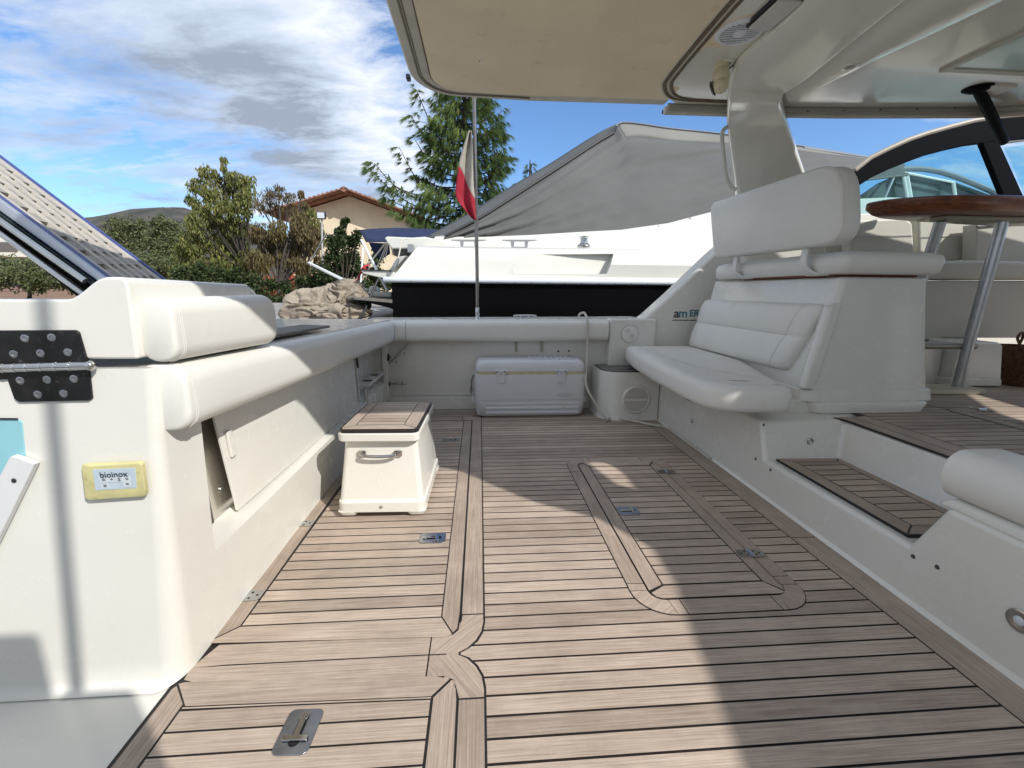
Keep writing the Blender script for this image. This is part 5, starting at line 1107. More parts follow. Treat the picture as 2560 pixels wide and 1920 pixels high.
# courtesy lights and screws on the riser
def court(px, py, s, lab, **k):
    ax_ = (-1, 0, 0) if 'x' in k else (0, -1, 0); c_ = P(px, py, **k)
    o = thing('courtesy_light', lab, 'courtesy light', c_, group='small round steel courtesy lights')
    MB().lathe([(0.020*s, 0), (0.020*s, 0.003), (0.016*s, 0.005), (0.012*s, 0.003), (0.0, 0.003)], (0, 0, 0), ax_, 24).build('bezel', STEEL, o); MB().lathe([(0.0085*s, 0.0034), (0.006*s, 0.006), (0, 0.007)], (0, 0, 0), ax_, 16).build('lens', SIGNG, o)
court(1495, 909, 0.8, 'small round steel light on the riser below the bench cushion', x=1.410)
court(1750, 954, 0.9, 'small round steel light on the end wall of the step recess', y=1.965)
court(2203, 1341, 1.5, 'larger round steel light low on the wall at the right edge', x=1.409)
for px_, py_, lb_ in ((1650, 918, 'upper of the two dark screws left of the step recess'), (1632, 991, 'lower left dark screw beside the step recess'), (1664, 1015, 'dark screw just below the corner of the step tread'), (1972, 1202, 'left screw on the wall below the right cushion'), (2024, 1225, 'right screw on the wall below the right cushion')):
    c_ = P(px_, py_, x=1.411); o = MB().lathe([(0.0075, 0), (0.006, 0.002), (0.003, 0.001), (0, 0.001)], c_, (-1, 0, 0), 12).build('wall_screw', mat('dark_screw', (0.10, 0.10, 0.095), 0.35, metal=0.6)); tag(o, lb_, 'screw', 'screws in the right wall')

# ---- rope
zr = 0.014
rp_ = [P(1250, 684, y=3.72), P(1253, 678, y=3.70), P(1262, 676, y=3.63), P(1268, 690, y=3.535), P(1269, 720, y=3.515), P(1269, 760, y=3.52), P(1266, 800, y=3.46), P(1266, 835, y=3.36), P(1273, 862, y=3.30), P(1285, 880, y=3.20), Vector((1.04, 3.205, zr)), P(1330, 905, z=zr), P(1380, 912, z=zr), P(1410, 922, z=zr), P(1450, 935, z=zr), P(1487, 958, z=zr), P(1540, 1003, z=zr), P(1600, 1052, z=zr)]
rp_ = [P(1250, 684, y=3.72), P(1253, 678, y=3.70), P(1262, 676, y=3.63), P(1268, 690, y=3.520), P(1269, 720, y=3.512), P(1269, 760, y=3.50), P(1266, 800, y=3.42), P(1267, 835, y=3.30), Vector((0.925, 3.24, 0.10)), Vector((0.985, 3.20, 0.02)), P(1322, 902, z=zr), P(1375, 911, z=zr), P(1410, 918, z=zr), P(1440, 929, z=zr), P(1487, 958, z=zr), P(1560, 1012, z=zr), P(1600, 1044, z=zr)]
rp_ = rp_[:13]+[Vector((1.385, 3.02, 0.010)), Vector((1.392, 2.8, 0.010)), Vector((1.394, 2.4, 0.010))]
ro = MB().tube(bez(rp_, 6), 0.0095, 10).build('rope', ROPE); tag(ro, 'off-white rope falling over the far wall and trailing across the deck', 'rope')

# ================================================================== FLAGPOLE
fpz = thing('flagpole', 'slim steel flagpole standing on the far coaming', 'flagpole', (-0.02, 3.74, 0.76))
MB().tube([(0, 0, 0), (0, 0, 0.40), (-0.012, 0, 1.75)], 0.0145, 12).build('pole', mat('dark_steel_pole', (0.23, 0.21, 0.19), 0.25, metal=0.9, var=0.15, vscale=12), fpz)
MB().lathe([(0.024, 0), (0.022, 0.012), (0.014, 0.03), (0.018, 0.045), (0.016, 0.10), (0.013, 0.105)], (0, 0, -0.004), (0, 0, 1), 16).build('socket', STEEL, fpz)
fg = thing('flag', 'limp red and white flag hanging folded against the flagpole', 'flag')
def fpt(px, py, w): return P(px, py, y=3.73+w)
rows = []
edge = [(1012, 282, 1018), (1003, 310, 1020), (994, 340, 1021), (988, 374, 1022), (985, 400, 1023), (984, 420, 1025), (990, 435, 1027), (1003, 452, 1029), (1016, 468, 1030), (1026, 476, 1031)]
fv = []; nc = 13
ed = bez([(a, b, c) for a, b, c in edge], 5); NR = 44; KB = 18
for i in range(NR+1):
    for j in range(nc):
        t = j/(nc-1); bd = (13+t*t*17)/(len(ed)-1)
        s_ = bd*i/KB if i <= KB else bd+(1-bd)*(i-KB)/(NR-KB)
        q_ = s_*(len(ed)-1); k_i = min(len(ed)-2, int(q_)); e_ = ed[k_i].lerp(ed[k_i+1], q_-k_i)
        fv.append(fpt(e_.x+(e_.z-e_.x)*t, e_.y-(6*t if i else 0)*0.3, -0.035*math.sin(t*math.pi*2.3+q_*0.08)*(0.3+t*0.7)))
ff, fr2 = [], []
for i in range(NR):
    for j in range(nc-1):
        (ff if i < KB else fr2).append((i*nc+j, i*nc+j+1, (i+1)*nc+j+1, (i+1)*nc+j))
MB().add(fv, ff).build('white_band', FLW, fg, angle=180, solid=0.003); MB().add(fv, fr2).build('red_band', FLR, fg, angle=180, solid=0.003)
# cleats and eyes on the far coaming
def cleat(loc, rz, L, lab, mt=STEEL):
    c_ = thing('cleat', lab, 'cleat', loc, rz)
    MB().tube(bez([(-L/2, 0, 0.030*L/0.2), (-L/4, 0, 0.034*L/0.2), (0, 0, 0.034*L/0.2), (L/4, 0, 0.034*L/0.2), (L/2, 0, 0.030*L/0.2)], 4), 0.008*L/0.2, 10).build('horn', mt, c_)
    for sx in (-1, 1): MB().tube([(sx*L*0.16, 0, 0.034*L/0.2), (sx*L*0.20, 0, 0)], 0.010*L/0.2, 10).build('leg', mt, c_)
    return c_
cleat((0.39, 3.80, 0.757), 0, 0.20, 'low steel cleat on the far coaming right of the flagpole')
for x_, lab in ((-0.33, 'left steel fairlead on the far coaming'), (0.72, 'right steel fairlead on the far coaming')):
    o = MB().prism([(x_+a, 3.74+b, 0.757) for a, b in rrect(-0.055, 0.055, -0.02, 0.02, 0.015, 3)], (0, 0, 0.012)).build('fairlead', STEEL, bevel=0.003); tag(o, lab, 'fairlead')

# ================================================================== GANGWAY
gw = thing('gangway', 'raised grey grating gangway with blue edges and chrome tubes', 'gangway')
A_, B_ = P(235, 605, y=1.34), P(0, 432, y=1.34)
dU = (B_-A_).normalized()
C_, D_ = P(346, 597, y=1.86), P(0, 338, y=1.86)
dV = (D_-C_).normalized()
Lg = 1.9
def gpt(u_, v_, h=0):
    n0 = A_+dU*u_; n1 = C_+dV*u_; p = n0.lerp(n1, v_); nrm = dU.cross((C_-A_).normalized()); nrm = nrm if nrm.z > 0 else -nrm
    return p+nrm.normalized()*h
def gbar(u0, u1, v0, v1, h0, h1, m_):
    a = [gpt(u0, v0, h0), gpt(u1, v0, h0), gpt(u1, v1, h0), gpt(u0, v1, h0)]; b = [gpt(u0, v0, h1), gpt(u1, v0, h1), gpt(u1, v1, h1), gpt(u0, v1, h1)]
    m_.loft([a, b])
def gline(v0, v1, h0, h1, name, mt, u0=-0.12, u1=Lg, bev=0.0): m_ = MB(); gbar(u0, u1, v0, v1, h0, h1, m_); return m_.build(name, mt, gw, bevel=bev)
gline(0.955, 1.0, -0.03, 0.006, 'blue_edge', BLUE); gline(0.0, 0.05, -0.03, 0.006, 'blue_edge', BLUE)
gline(0.86, 0.955, -0.02, 0.0, 'side_board', GRATE); gline(0.05, 0.14, -0.02, 0.0, 'side_board', GRATE)
gt = MB(); nv = 5; v0, v1 = 0.14, 0.86; dv = (v1-v0)/nv
for k in range(1, nv): gbar(-0.12, Lg, v0+k*dv-0.030, v0+k*dv+0.030, -0.018, 0.0, gt)
gt.build('grating', GRATE, gw)
gc_ = MB(); k = -0.11
while k < Lg:
    gbar(k, k+0.036, v0, v1, -0.0175, -0.002, gc_); k += 0.060
gc_.build('grating_rungs', mat('grating_shade', (0.36, 0.33, 0.29), 0.7, var=0.1), gw)
gline(v0, v1, -0.075, -0.070, 'under_tray', DARK)
def gside(pts, y_, dy, name, mt, bev=0.002): return MB().prism([P(a, b, y=y_) for a, b in pts], (0, dy, 0)).build(name, mt, gw, bevel=bev)
gside([(-300, 213), (0, 433), (238, 609), (224, 616), (0, 456), (-300, 240)], 1.325, 0.014, 'side_beam', ALU)
gside([(-300, 236), (0, 452), (226, 614), (205, 640), (165, 640), (30, 532), (0, 512), (-300, 300)], 1.345, 0.02, 'black_shroud', BLKG)
gside([(-300, 250), (0, 462), (215, 616), (205, 622), (0, 474), (-300, 262)], 1.320, 0.012, 'dark_channel', mat('dark_channel', (0.02, 0.03, 0.035), 0.2))
def gtb(a, b, c, d, y_, r, name, mt): return MB().tube([P(a, b, y=y_), P(c, d, y=y_)], r, 14).build(name, mt, gw)
gtb(-300, 265, 184, 607, 1.305, 0.0085, 'chrome_tube', STEEL); gtb(-300, 285, 181, 636, 1.300, 0.0075, 'chrome_tube', STEEL)
gtb(-300, 276, 190, 622, 1.325, 0.012, 'black_ram', BLKG)

# ================================================================== NEIGHBOURING MOTOR YACHT
ny_ = thing('motor_yacht', 'white motor yacht with glossy black hull moored alongside', 'yacht', (0, 0, 0))
YN = 5.02
def hs_(x, z_, bow=0): return YN
hullr = []
for x in [-0.97, 0, 2, 4, 6, 8, 11]:
    b = 0.10*max(0, (x-5))**1.5*0.3
    hullr.append([(x, YN+0.35+b, -1.0), (x, YN+0.10+b, -0.2), (x, YN+b, 0.5), (x, YN-0.01+b, 1.09), (x, 8.4, 1.09), (x, 8.3, -1.0)])
MB().loft(hullr).build('hull', BLKG, ny_, angle=60)
MB().prism([P(a, b, y=YN) for a, b in ((750, 643), (850, 652), (850, 658), (985, 700), (985, 720), (930, 720), (930, 694), (836, 664))], (0, 3.2, 0)).build('swim_platform', BLKG, ny_, bevel=0.01)
MB().prism([P(a, b, y=YN-0.005) for a, b in ((750, 642), (852, 648), (852, 655), (752, 646))], (0, 3.2, 0)).build('platform_deck', GREYD, ny_, bevel=0.003)
rail = [(-0.98, 8.2, 1.105), (-1.01, 5.3, 1.105), (-0.99, 5.06, 1.105), (-0.90, YN-0.03, 1.105), (0.5, YN-0.035, 1.105), (3, YN-0.035, 1.105), (5, YN-0.03, 1.105), (8, YN+0.1, 1.105)]
MB().tube(bez(rail, 5), 0.032, 12).build('rub_rail', mat('rubrail_white', (0.62, 0.66, 0.70), 0.25, coat=0.4), ny_)
st_ = MB()
for k in range(24): st_.sphere((-0.75+0.19*k, YN-0.062, 1.088), 0.006, 6)
st_.build('rail_screws', DARK, ny_)
prof = [(0.0, 1.12), (0.02, 1.16), (0.07, 1.30), (0.115, 1.42), (0.15, 1.465), (0.21, 1.485), (0.50, 1.492), (0.56, 1.505), (0.74, 1.60), (0.80, 1.66), (1.2, 1.72), (3.3, 1.72), (3.35, 1.12)]
rings = []
YW_ = mat('yacht_white', (0.64, 0.635, 0.58), 0.3, var=0.02, coat=0.3)
for x in [0, 0.08, 0.6, 1.2, 1.8, 2.4, 3.0, 4.0, 6.0, 9.0]:
    r_ = []
    for dy, z_ in prof:
        xs_ = -0.97+(z_-1.12)*0.78+x
        kn = sm(0, 1, (xs_-0.1)/1.0); dy = dy+kn*{0: 0.0, 0.02: 0.015, 0.07: -0.045}.get(dy, 0.0)  # lower side tucked under to read darker, in place of a cast shadow
        lift = 0.0 if dy < 0.55 or dy > 3.3 else (0.12*sm(0, 1, (xs_+0.3)/2.6)+0.46*sm(0, 1, (xs_-1.8)/2.5))
        r_.append((xs_, YN+dy+0.0, z_+lift+(0.02*sm(0, 1, xs_/3) if z_ > 1.3 else 0)))
    rings.append(r_)
tso = MB().loft(rings).build('topside', YW_, ny_, angle=30)
cu = MB(); sp0 = [(1095, 549), (1140, 548.5), (1200, 548), (1327, 546), (1334, 548), (1313, 591), (1309, 592), (1250, 592), (1120, 592), (1100, 591.5)]
f0 = [P(a, b, y=YN-0.02) for a, b in ((1100, 548.7), (1332, 546.3), (1313, 591.5), (1108, 591.5))]
f1 = [P(a, b, y=YN+0.04) for a, b in ((1104, 549), (1330, 547), (1312, 591), (1112, 591))]
cc = MB(); cc.loft([[f0[0], f0[1], f0[2], f0[3]], [f1[0]+Vector((0, 0.03, 0)), f1[1]+Vector((0, 0.16, 0)), f1[2]+Vector((0, 0.115, 0)), f1[3]+Vector((0, 0.002, 0))]])
cut(tso, cc.build('cutter', GEL, smooth=False))
for p in tso.data.polygons: p.use_smooth = True
tso.data.set_sharp_from_angle(angle=R(32)); tso.data.materials.clear(); tso.data.materials.append(YW_)
# winch, cleats
wn_ = thing('winch', 'shiny chrome winch on the neighbouring yacht', 'winch', P(1261, 533, y=5.35))
MB().lathe([(0.080, 0), (0.082, 0.012), (0.072, 0.016), (0.078, 0.022), (0.078, 0.032), (0.060, 0.040), (0.045, 0.052), (0.042, 0.075), (0.044, 0.105), (0.058, 0.118), (0.060, 0.126), (0.045, 0.130), (0.0, 0.130)], (0, 0, -0.01), (0, 0, 1), 32).build('drum', STEEL, wn_)
for px_, lab in ((1122, 'large flat steel mooring cleat on the neighbouring yacht, left of the winch'), (1013, 'steel mooring cleat on the neighbouring yacht behind the flagpole')):
    b_ = P(px_, 537, y=5.33); L = 0.20; ms = MATS['dull_cleat'] if 'dull_cleat' in MATS else mat('dull_cleat', (0.42, 0.42, 0.42), 0.35, metal=0.7)
    c_ = thing('cleat', lab, 'cleat', b_)
    h = MB(); h.prism([(-0.21, -0.01, 0.088), (-0.20, -0.01, 0.098), (0.20, -0.01, 0.104), (0.21, -0.01, 0.096), (0.10, -0.01, 0.082), (-0.10, -0.01, 0.080)], (0, 0.04, 0)); h.build('horn', ms, c_, bevel=0.004)
    for sx in (-1, 1): MB().prism([(sx*0.105, -0.01, 0.085), (sx*0.060, -0.01, 0.083), (sx*0.068, -0.01, 0.0), (sx*0.092, -0.01, 0.0)], (0, 0.04, 0)).build('leg', ms, c_, bevel=0.004)
    MB().box(-0.092, 0.092, -0.012, 0.032, -0.01, 0.022).build('base', ms, c_, bevel=0.004)
# cover
cvb = [(955, 525), (1000, 527), (1125, 518), (1190, 514), (1257, 509), (1351, 504), (1437, 488), (1531, 464), (1640, 430), (1800, 400), (1960, 380)]
cvt = [(962, 511), (1040, 470), (1125, 416), (1210, 361), (1285, 312), (1324, 288), (1345, 266), (1450, 279), (1570, 292), (1735, 318), (1920, 348)]
cvy = [5.84, 6.0, 6.25, 6.5, 6.75, 6.9, 7.0, 7.0, 7.0, 7.0, 7.0]
cv = thing('boat_cover', 'big grey canvas cover stretched over the neighbouring yacht', 'boat cover')
B3 = bez([P(a, b, y=5.84) for a, b in cvb], 8); T3 = bez([P(a, b, y=c) for (a, b), c in zip(cvt, cvy)], 8)
nu, nv_ = len(B3), 26; gv = []
for i in range(nu):
    for j in range(nv_):
        t = j/(nv_-1); p = B3[i].lerp(T3[i], t)
        bul = 0.10*math.sin(math.pi*t)*min(1, i/20)
        fold = 0.13*noise.noise(Vector((p.x*0.45-t*2.4, t*8.5-p.x*0.9, 1)))+0.075*noise.noise(Vector((p.x*0.8-t*3, t*19-p.x*2.2, 4)))*(1-t)+0.012*noise.noise(Vector((p.x*3, t*30-p.x*4, 7)))*(1-t)
        fold += 0.010*math.sin(t*40+p.x*1.5)*math.exp(-t*7)
        p = p+Vector((0, -bul+fold*min(1, 6*t)*min(1, (1-t)*6), 0)); gv.append(p)
gf = [(i*nv_+j, (i+1)*nv_+j, (i+1)*nv_+j+1, i*nv_+j+1) for i in range(nu-1) for j in range(nv_-1)]
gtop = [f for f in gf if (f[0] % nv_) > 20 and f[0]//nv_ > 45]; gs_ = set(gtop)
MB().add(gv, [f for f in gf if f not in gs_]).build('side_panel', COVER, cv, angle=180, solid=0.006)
MB().add(gv, gtop).build('sunlit_top_panel', mat('sunlit_grey_cover', (0.20, 0.195, 0.175), 0.8, var=0.08, vscale=2, bump=0.003, bscale=4), cv, angle=180, solid=0.006)  # paler cloth colour stands in for sun on the top band
# aft panel (narrow sliver to the left of the black zip) and top
E3 = bez([P(a, b, y=c) for a, b, c in ((921, 511, 7.6), (1010, 462, 7.6), (1100, 405, 7.6), (1190, 352, 7.6), (1265, 304, 7.6), (1310, 278, 7.5), (1343, 264, 7.1))], 8); T4 = T3[:len(E3)]
gv = []
for i in range(len(E3)):
    for j in range(6):
        t = j/5; p = T4[i].lerp(E3[i], t); gv.append(p+Vector((0, 0, -0.03*math.sin(math.pi*t))))
gf = [(i*6+j, (i+1)*6+j, (i+1)*6+j+1, i*6+j+1) for i in range(len(E3)-1) for j in range(5)]
MB().add(gv, gf).build('aft_panel', COVER, cv, angle=180, solid=0.006)
MB().tube([p+Vector((0, -0.03, 0)) for p in T3[:41]], 0.020, 8).build('black_zip', BLK, cv)
MB().tube([p+Vector((0, -0.02, 0.005)) for p in T3[44:]], 0.012, 6).build('ridge_seam', COVB, cv)
MB().tube([p+Vector((0, -0.012, 0.010)) for p in B3], 0.010, 6).build('hem', mat('cover_hem', (0.19, 0.185, 0.17), 0.8), cv)
MB().prism([T3[44]+Vector((0, 0, 0)), T3[-1], T3[-1]+Vector((0, 1.5, -0.5)), T3[44]+Vector((0, 1.5, -0.5))], (0, 0, -0.01)).build('far_slope', COVER, cv)
tub = MB(); tub.tube([P(1735, 321, y=6.9), P(1900, 345, y=6.9)], 0.03, 8); tub.tube([P(1735, 332, y=6.88), P(1900, 357, y=6.88)], 0.018, 8); tub.build('rolled_edge', COVB, cv)
for px_, py_ in ((958, 519), (1041, 520), (1122, 516), (1199, 512), (1276, 508), (1351, 502), (1423, 489), (1491, 472)):
    MB().sphere(P(px_, py_, y=5.80), 0.015, 8).build('snap', mat('snap_steel', (0.7, 0.7, 0.68), 0.25, metal=0.8), cv)
# neighbour's windscreen seen through ours
nw = thing('yacht_windscreen', 'windscreen of the neighbouring yacht with pale mullions', 'windscreen')
MB().prism([P(a, b, y=7.4) for a, b in ((1840, 448), (1850, 430), (1900, 395), (1945, 374), (2000, 380), (2060, 393), (2150, 425), (2260, 470), (2260, 520), (1840, 520))], (0, 0.05, 0)).build('dark_panes', mat('dim_panes', (0.10, 0.13, 0.13), 0.15, var=0.5, vscale=1.5, coat=0.5), nw)
MB().tube(bez([P(a, b, y=7.3) for a, b in ((1900, 378), (1945, 366), (2000, 366), (2060, 380), (2150, 417), (2230, 455))], 4), 0.045, 8).build('top_frame', COVB, nw)
for a, b, c, d in ((1950, 372, 1962, 440), (1958, 372, 1970, 440), (2059, 394, 2064, 430)): MB().tube([P(a, b, y=7.28), P(c, d, y=7.28)], 0.024, 8).build('mullion', mat('mullion_white', (0.75, 0.77, 0.76), 0.3), nw)
MB().tube([P(1950, 372, y=7.28), P(2060, 394, y=7.28)], 0.018, 8).build('mullion', MATS['mullion_white'], nw); MB().tube([P(1935, 372, y=7.3), P(1906, 438, y=7.1)], 0.02, 8).build('mullion', MATS['dull_cleat'], nw)
# aft deck gear of the neighbour
def fr4(pts, y_, dy, name, mt, par, bev=0.006): return MB().prism([P(a, b, y=y_) for a, b in pts], (0, dy, 0)).build(name, mt, par, bevel=bev)
fr4([(830, 514), (835, 510.5), (890, 513), (918, 511), (962, 521), (962, 545), (895, 545), (882, 537), (846, 537), (836, 524)], 5.6, 0.9, 'aft_coaming', YW_, ny_, 0.02)
fr4([(880, 527), (893, 527), (893, 545), (880, 545)], 5.45, 0.12, 'fairlead_box', MATS['dull_cleat'], ny_)
fr4([(848, 538), (880, 538), (874, 552), (850, 552)], 5.7, 0.5, 'dark_locker', mat('locker_grey', (0.10, 0.10, 0.10), 0.6), ny_)
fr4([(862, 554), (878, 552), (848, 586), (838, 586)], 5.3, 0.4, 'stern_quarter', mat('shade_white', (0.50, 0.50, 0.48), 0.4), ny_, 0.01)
fr4([(781, 584), (848, 586), (862, 598), (846, 604), (820, 600), (783, 591)], 5.3, 1.4, 'stern_seat', YW_, ny_, 0.012)
MB().tube([P(781, 583, y=5.29), P(845, 585, y=5.29)], 0.008, 6).build('seat_trim', BLK, ny_)
fr4([(762, 632), (846, 630), (846, 643), (762, 641)], 5.6, 2.0, 'platform_step', YW_, ny_, 0.02)
fr4([(795, 632), (797, 620), (803, 617), (810, 621), (813, 632)], 5.8, 0.3, 'fender_step', YW_, ny_, 0.02)
gs = mat('white_pole', (0.72, 0.72, 0.70), 0.3)
MB().tube([P(781, 519, y=6.4), P(814, 584, y=6.0), P(837, 628, y=5.7)], 0.018, 8).build('bimini_leg', gs, ny_); MB().tube([P(785, 531, y=6.6), P(778, 628, y=6.4)], 0.013, 8).build('bimini_leg', gs, ny_)
MB().tube([P(817, 602, y=5.25), P(799, 643, y=5.15), P(778, 694, y=4.9)], 0.012, 8).build('dark_ladder_pole', BLK, ny_)
ln_ = MB()
for a, b, c, d in ((832, 524, 795, 572), (834, 525, 806, 560), (836, 525, 815, 575), (838, 525, 822, 572), (839, 526, 832, 560), (842, 526, 848, 545), (800, 570, 783, 625), (866, 560, 874, 520)): ln_.tube([P(a, b, y=5.7), P(c, d, y=5.8)], 0.0055, 5)
ln_.build('rigging_lines', mat('pale_line', (0.45, 0.43, 0.38), 0.7), ny_)
MB().tube(bez([P(880, 515, y=5.5), P(868, 520, y=5.4), P(863, 545, y=5.3), P(858, 565, y=5.25)], 4), 0.008, 6).build('mooring_line', ROPE, ny_)
fr4([(848, 570), (858, 556), (862, 558), (858, 572), (852, 580)], 5.2, 0.05, 'chrome_bracket', STEEL, ny_)
# second boat behind with navy bimini
nb_ = thing('bimini', 'navy blue canvas bimini on the boat behind the neighbouring yacht', 'bimini')
gv = []
for i in range(15):
    for j in range(6):
        t = i/14; s_ = j/5; a = P(776+182*t, 499-5*math.sin(t*2.6), y=8.6).lerp(P(790+175*t, 521+4*math.sin(t*3)-8*t, y=7.9), s_); gv.append(a+Vector((0, 0.03*noise.noise(a*3), 0.02*noise.noise(a*2.2))))
MB().add(gv, [(i*6+j, (i+1)*6+j, (i+1)*6+j+1, i*6+j+1) for i in range(14) for j in range(5)]).build('canopy', NAVY, nb_, angle=180, solid=0.02)
fr4([(796, 523), (840, 526), (842, 548), (822, 560), (806, 545)], 8.8, 0.05, 'side_curtain', NAVY, nb_)
# neighbour's lowered gangway and red rope
gg = thing('passerelle', 'slim aluminium gangway pole of the neighbouring yacht reaching to the quay', 'gangway')
MB().tube([P(668, 568, y=7.2), P(790, 630, y=6.0)], 0.022, 8).build('side_tube', gs, gg); MB().tube([P(676, 571, y=7.4), P(792, 626, y=6.2)], 0.014, 8).build('side_tube', STEEL, gg)
MB().tube([P(669, 568, y=7.2), P(706, 503, y=7.2)], 0.010, 8).build('stanchion', STEEL, gg)
rr_ = MB(); rr_.tube(bez([P(797, 572, y=5.6), P(785, 577, y=5.5), P(790, 583, y=5.5), P(778, 592, y=5.6), P(772, 605, y=5.8), P(764, 615, y=6)], 5), 0.010, 6); rr_.tube(bez([P(790, 575, y=5.58), P(782, 580, y=5.5), P(776, 600, y=5.7), P(770, 612, y=6)], 5), 0.009, 6); o = rr_.build('red_rope', REDR); tag(o, 'red rope knotted round the aft rail of the neighbouring yacht', 'rope')

# ================================================================== TARPAULIN HEAP
tp = thing('tarpaulin', 'crumpled beige canvas heap lying on the planked pier', 'tarpaulin')
def crumple(cx, cy, cz, rx, ry, rz, seed, n=120, amp=0.30, nf=5.0, tilt=0.0):
    vs = []; fs = []; s_ = Vector((seed, seed*2, 0)); ax = Vector((math.sin(tilt), 0.25, math.cos(tilt))).normalized(); e1 = ax.orthogonal().normalized(); e2 = ax.cross(e1)
    for i in range(n+1):
        th = math.pi*i/n
        for j in range(n):
            ph = 2*math.pi*j/n; d = e1*(math.sin(th)*math.cos(ph))+e2*(math.sin(th)*math.sin(ph))+ax*math.cos(th)
            w1 = noise.noise(d*1.3+s_); w2 = noise.noise(d*2.4+s_+Vector((5, 5, 0)))
            c_ = Vector((math.cos(ph+w1*1.1), math.sin(ph+w1*1.1), 0))
            a = noise.noise(c_*nf*0.5+Vector((0, 0, th*0.8+w2*0.6))+s_); b = noise.noise(c_*nf*1.3+Vector((0, 0, th*1.3+w2))+s_)
            f1 = 1-min(1, abs(a)*2.6); f2 = 1-min(1, abs(b)*2.4)
            r = 1+amp*(0.85*(f1-0.45)+0.22*(f2-0.4)+1.0*w1+0.3*w2)*min(1, math.sin(th)*2.2+0.25)
            vs.append((cx+d.x*rx*r, cy+d.y*ry*r, max(0.645+0.004*w2, cz+d.z*rz*r)))
    for i in range(n):
        for j in range(n): fs.append((i*n+j, i*n+(j+1) % n, (i+1)*n+(j+1) % n, (i+1)*n+j))
    return vs, fs
m_ = MB(); m_.add(*crumple(-1.95, 5.35, 0.74, 0.34, 0.24, 0.23, 3.3, tilt=0.5)); m_.build('folds', TARP, tp, angle=75)
m_ = MB(); m_.add(*crumple(-1.60, 5.42, 0.88, 0.26, 0.20, 0.20, 8.1, tilt=-0.5)); m_.build('folds', TARP, tp, angle=75)
m_ = MB(); m_.add(*crumple(-1.62, 5.20, 0.72, 0.36, 0.17, 0.12, 14.7, amp=0.28, tilt=1.3)); m_.build('folds', TARP, tp, angle=75)
rl = MB(); c0 = P(740, 690, y=5.0)
rings = []
for k in range(10):
    t = k/9; c_ = Vector((-1.50-0.16*t, 5.03+0.05*t, 0.735+0.045*math.sin(t*3))); rings.append([c_+Vector((0.02*math.cos(a*math.pi/8), 0.075*math.cos(a*math.pi/8)*0.9, (0.062+0.012*math.sin(k*1.7))*math.sin(a*math.pi/8))) for a in range(16)])
rl.loft(rings, cap=False); rl.build('rolled_end', TARP, tp, solid=0.006, angle=180)
# ---- lamp on the quay
lm = thing('floodlight', 'square floodlight on a thin post in front of the house', 'lamp', P(692, 600, y=14))
b_ = P(692, 600, y=14); t_ = P(695, 466, y=14)
MB().tube([(0, 0, -1.0), (t_.x-b_.x, 0, t_.z-b_.z)], 0.03, 8).build('post', mat('post_grey', (0.4, 0.4, 0.38), 0.6), lm)
MB().box(t_.x-b_.x-0.12, t_.x-b_.x+0.12, -0.08, 0.02, t_.z-b_.z-0.10, t_.z-b_.z+0.10).build('housing', BLK, lm, bevel=0.01); MB().box(t_.x-b_.x-0.10, t_.x-b_.x+0.10, -0.09, -0.078, t_.z-b_.z-0.08, t_.z-b_.z+0.08).build('glass', SIGNG, lm)

# ================================================================== HOUSE
YH = 26.0; hz = thing('house', 'cream stucco house with a red clay tiled gable roof', 'house')
apex, le, re_ = P(755, 421, y=YH), P(606, 466, y=YH), P(905, 476, y=YH)
gab = [Vector((le.x+0.4, YH, 0.2)), Vector((re_.x-0.2, YH, 0.2)), Vector((re_.x-0.2, YH, re_.z+0.02)), apex+Vector((0, 0, -0.06)), Vector((le.x+0.4, YH, le.z+0.05))]
MB().prism(gab, (0, 9, 0)).build('wall', STUC, hz)
def roofslab(a, b, name):
    d = (b-a); L = d.length; d.normalize(); up_ = Vector((-d.z, 0, d.x)); up_ = up_ if up_.z > 0 else -up_
    m_ = MB(); m_.prism([a-d*0.0, b+d*0.35, b+d*0.35+up_*0.10, a+up_*0.10], (0, 10.0, 0))
    n = int(L/0.24)+2
    for k in range(n):  # barrel tiles across the slope, ends showing along the verge
        c_ = a+d*(0.12+k*0.24)+up_*0.10
        for r_ in range(24):
            y_ = -0.55+r_*0.42; tilt = 0.05
            q = [c_+Vector((0, y_, 0))+(d*math.cos(R(t))*0.115+up_*math.sin(R(t))*0.095) for t in range(0, 181, 30)]; q2 = [p+Vector((0, 0.46, 0))-up_*0.02 for p in q]
            m_.loft([q, q2])
        break_ = 0
    o = m_.build(name, TERR, hz, angle=40); o.location.y = -0.5; return o
roofslab(apex+Vector((0, 0, 0)), le, 'roof'); roofslab(apex+Vector((0, 0, 0)), re_, 'roof')
MB().tube([apex+Vector((0, -1.05, 0.08)), apex+Vector((0, 9.4, 0.08))], 0.14, 10).build('ridge_tiles', TERR, hz)
wv = P(850, 478, y=YH-0.05); w1 = P(905, 500, y=YH-0.05)
wf = MB().box(wv.x-0.1, wv.x+1.2, YH-0.08, YH, 3.0, 4.4).build('window', mat('window_frame_white', (0.6, 0.66, 0.66), 0.5), hz); MB().box(wv.x, wv.x+1.1, YH-0.10, YH-0.085, 3.1, 4.3).build('pane', mat('pane_green', (0.25, 0.33, 0.33), 0.2), wf)
rw = MB().prism([P(460, 606, y=21), P(700, 592, y=21), P(700, 640, y=21), P(460, 640, y=21)], (0, 0.3, 0)).build('garden_wall', REDW); tag(rw, 'low red painted garden wall behind the tree trunks', 'wall')
wh = thing('far_building', 'distant white building with dark openings at the far left', 'building')
MB().prism([P(-200, 508, y=60), P(20, 513, y=60), P(60, 555, y=60), P(-200, 552, y=60)], (0, 5, 0)).build('wall', mat('far_white', (0.7, 0.68, 0.62), 0.8), wh)
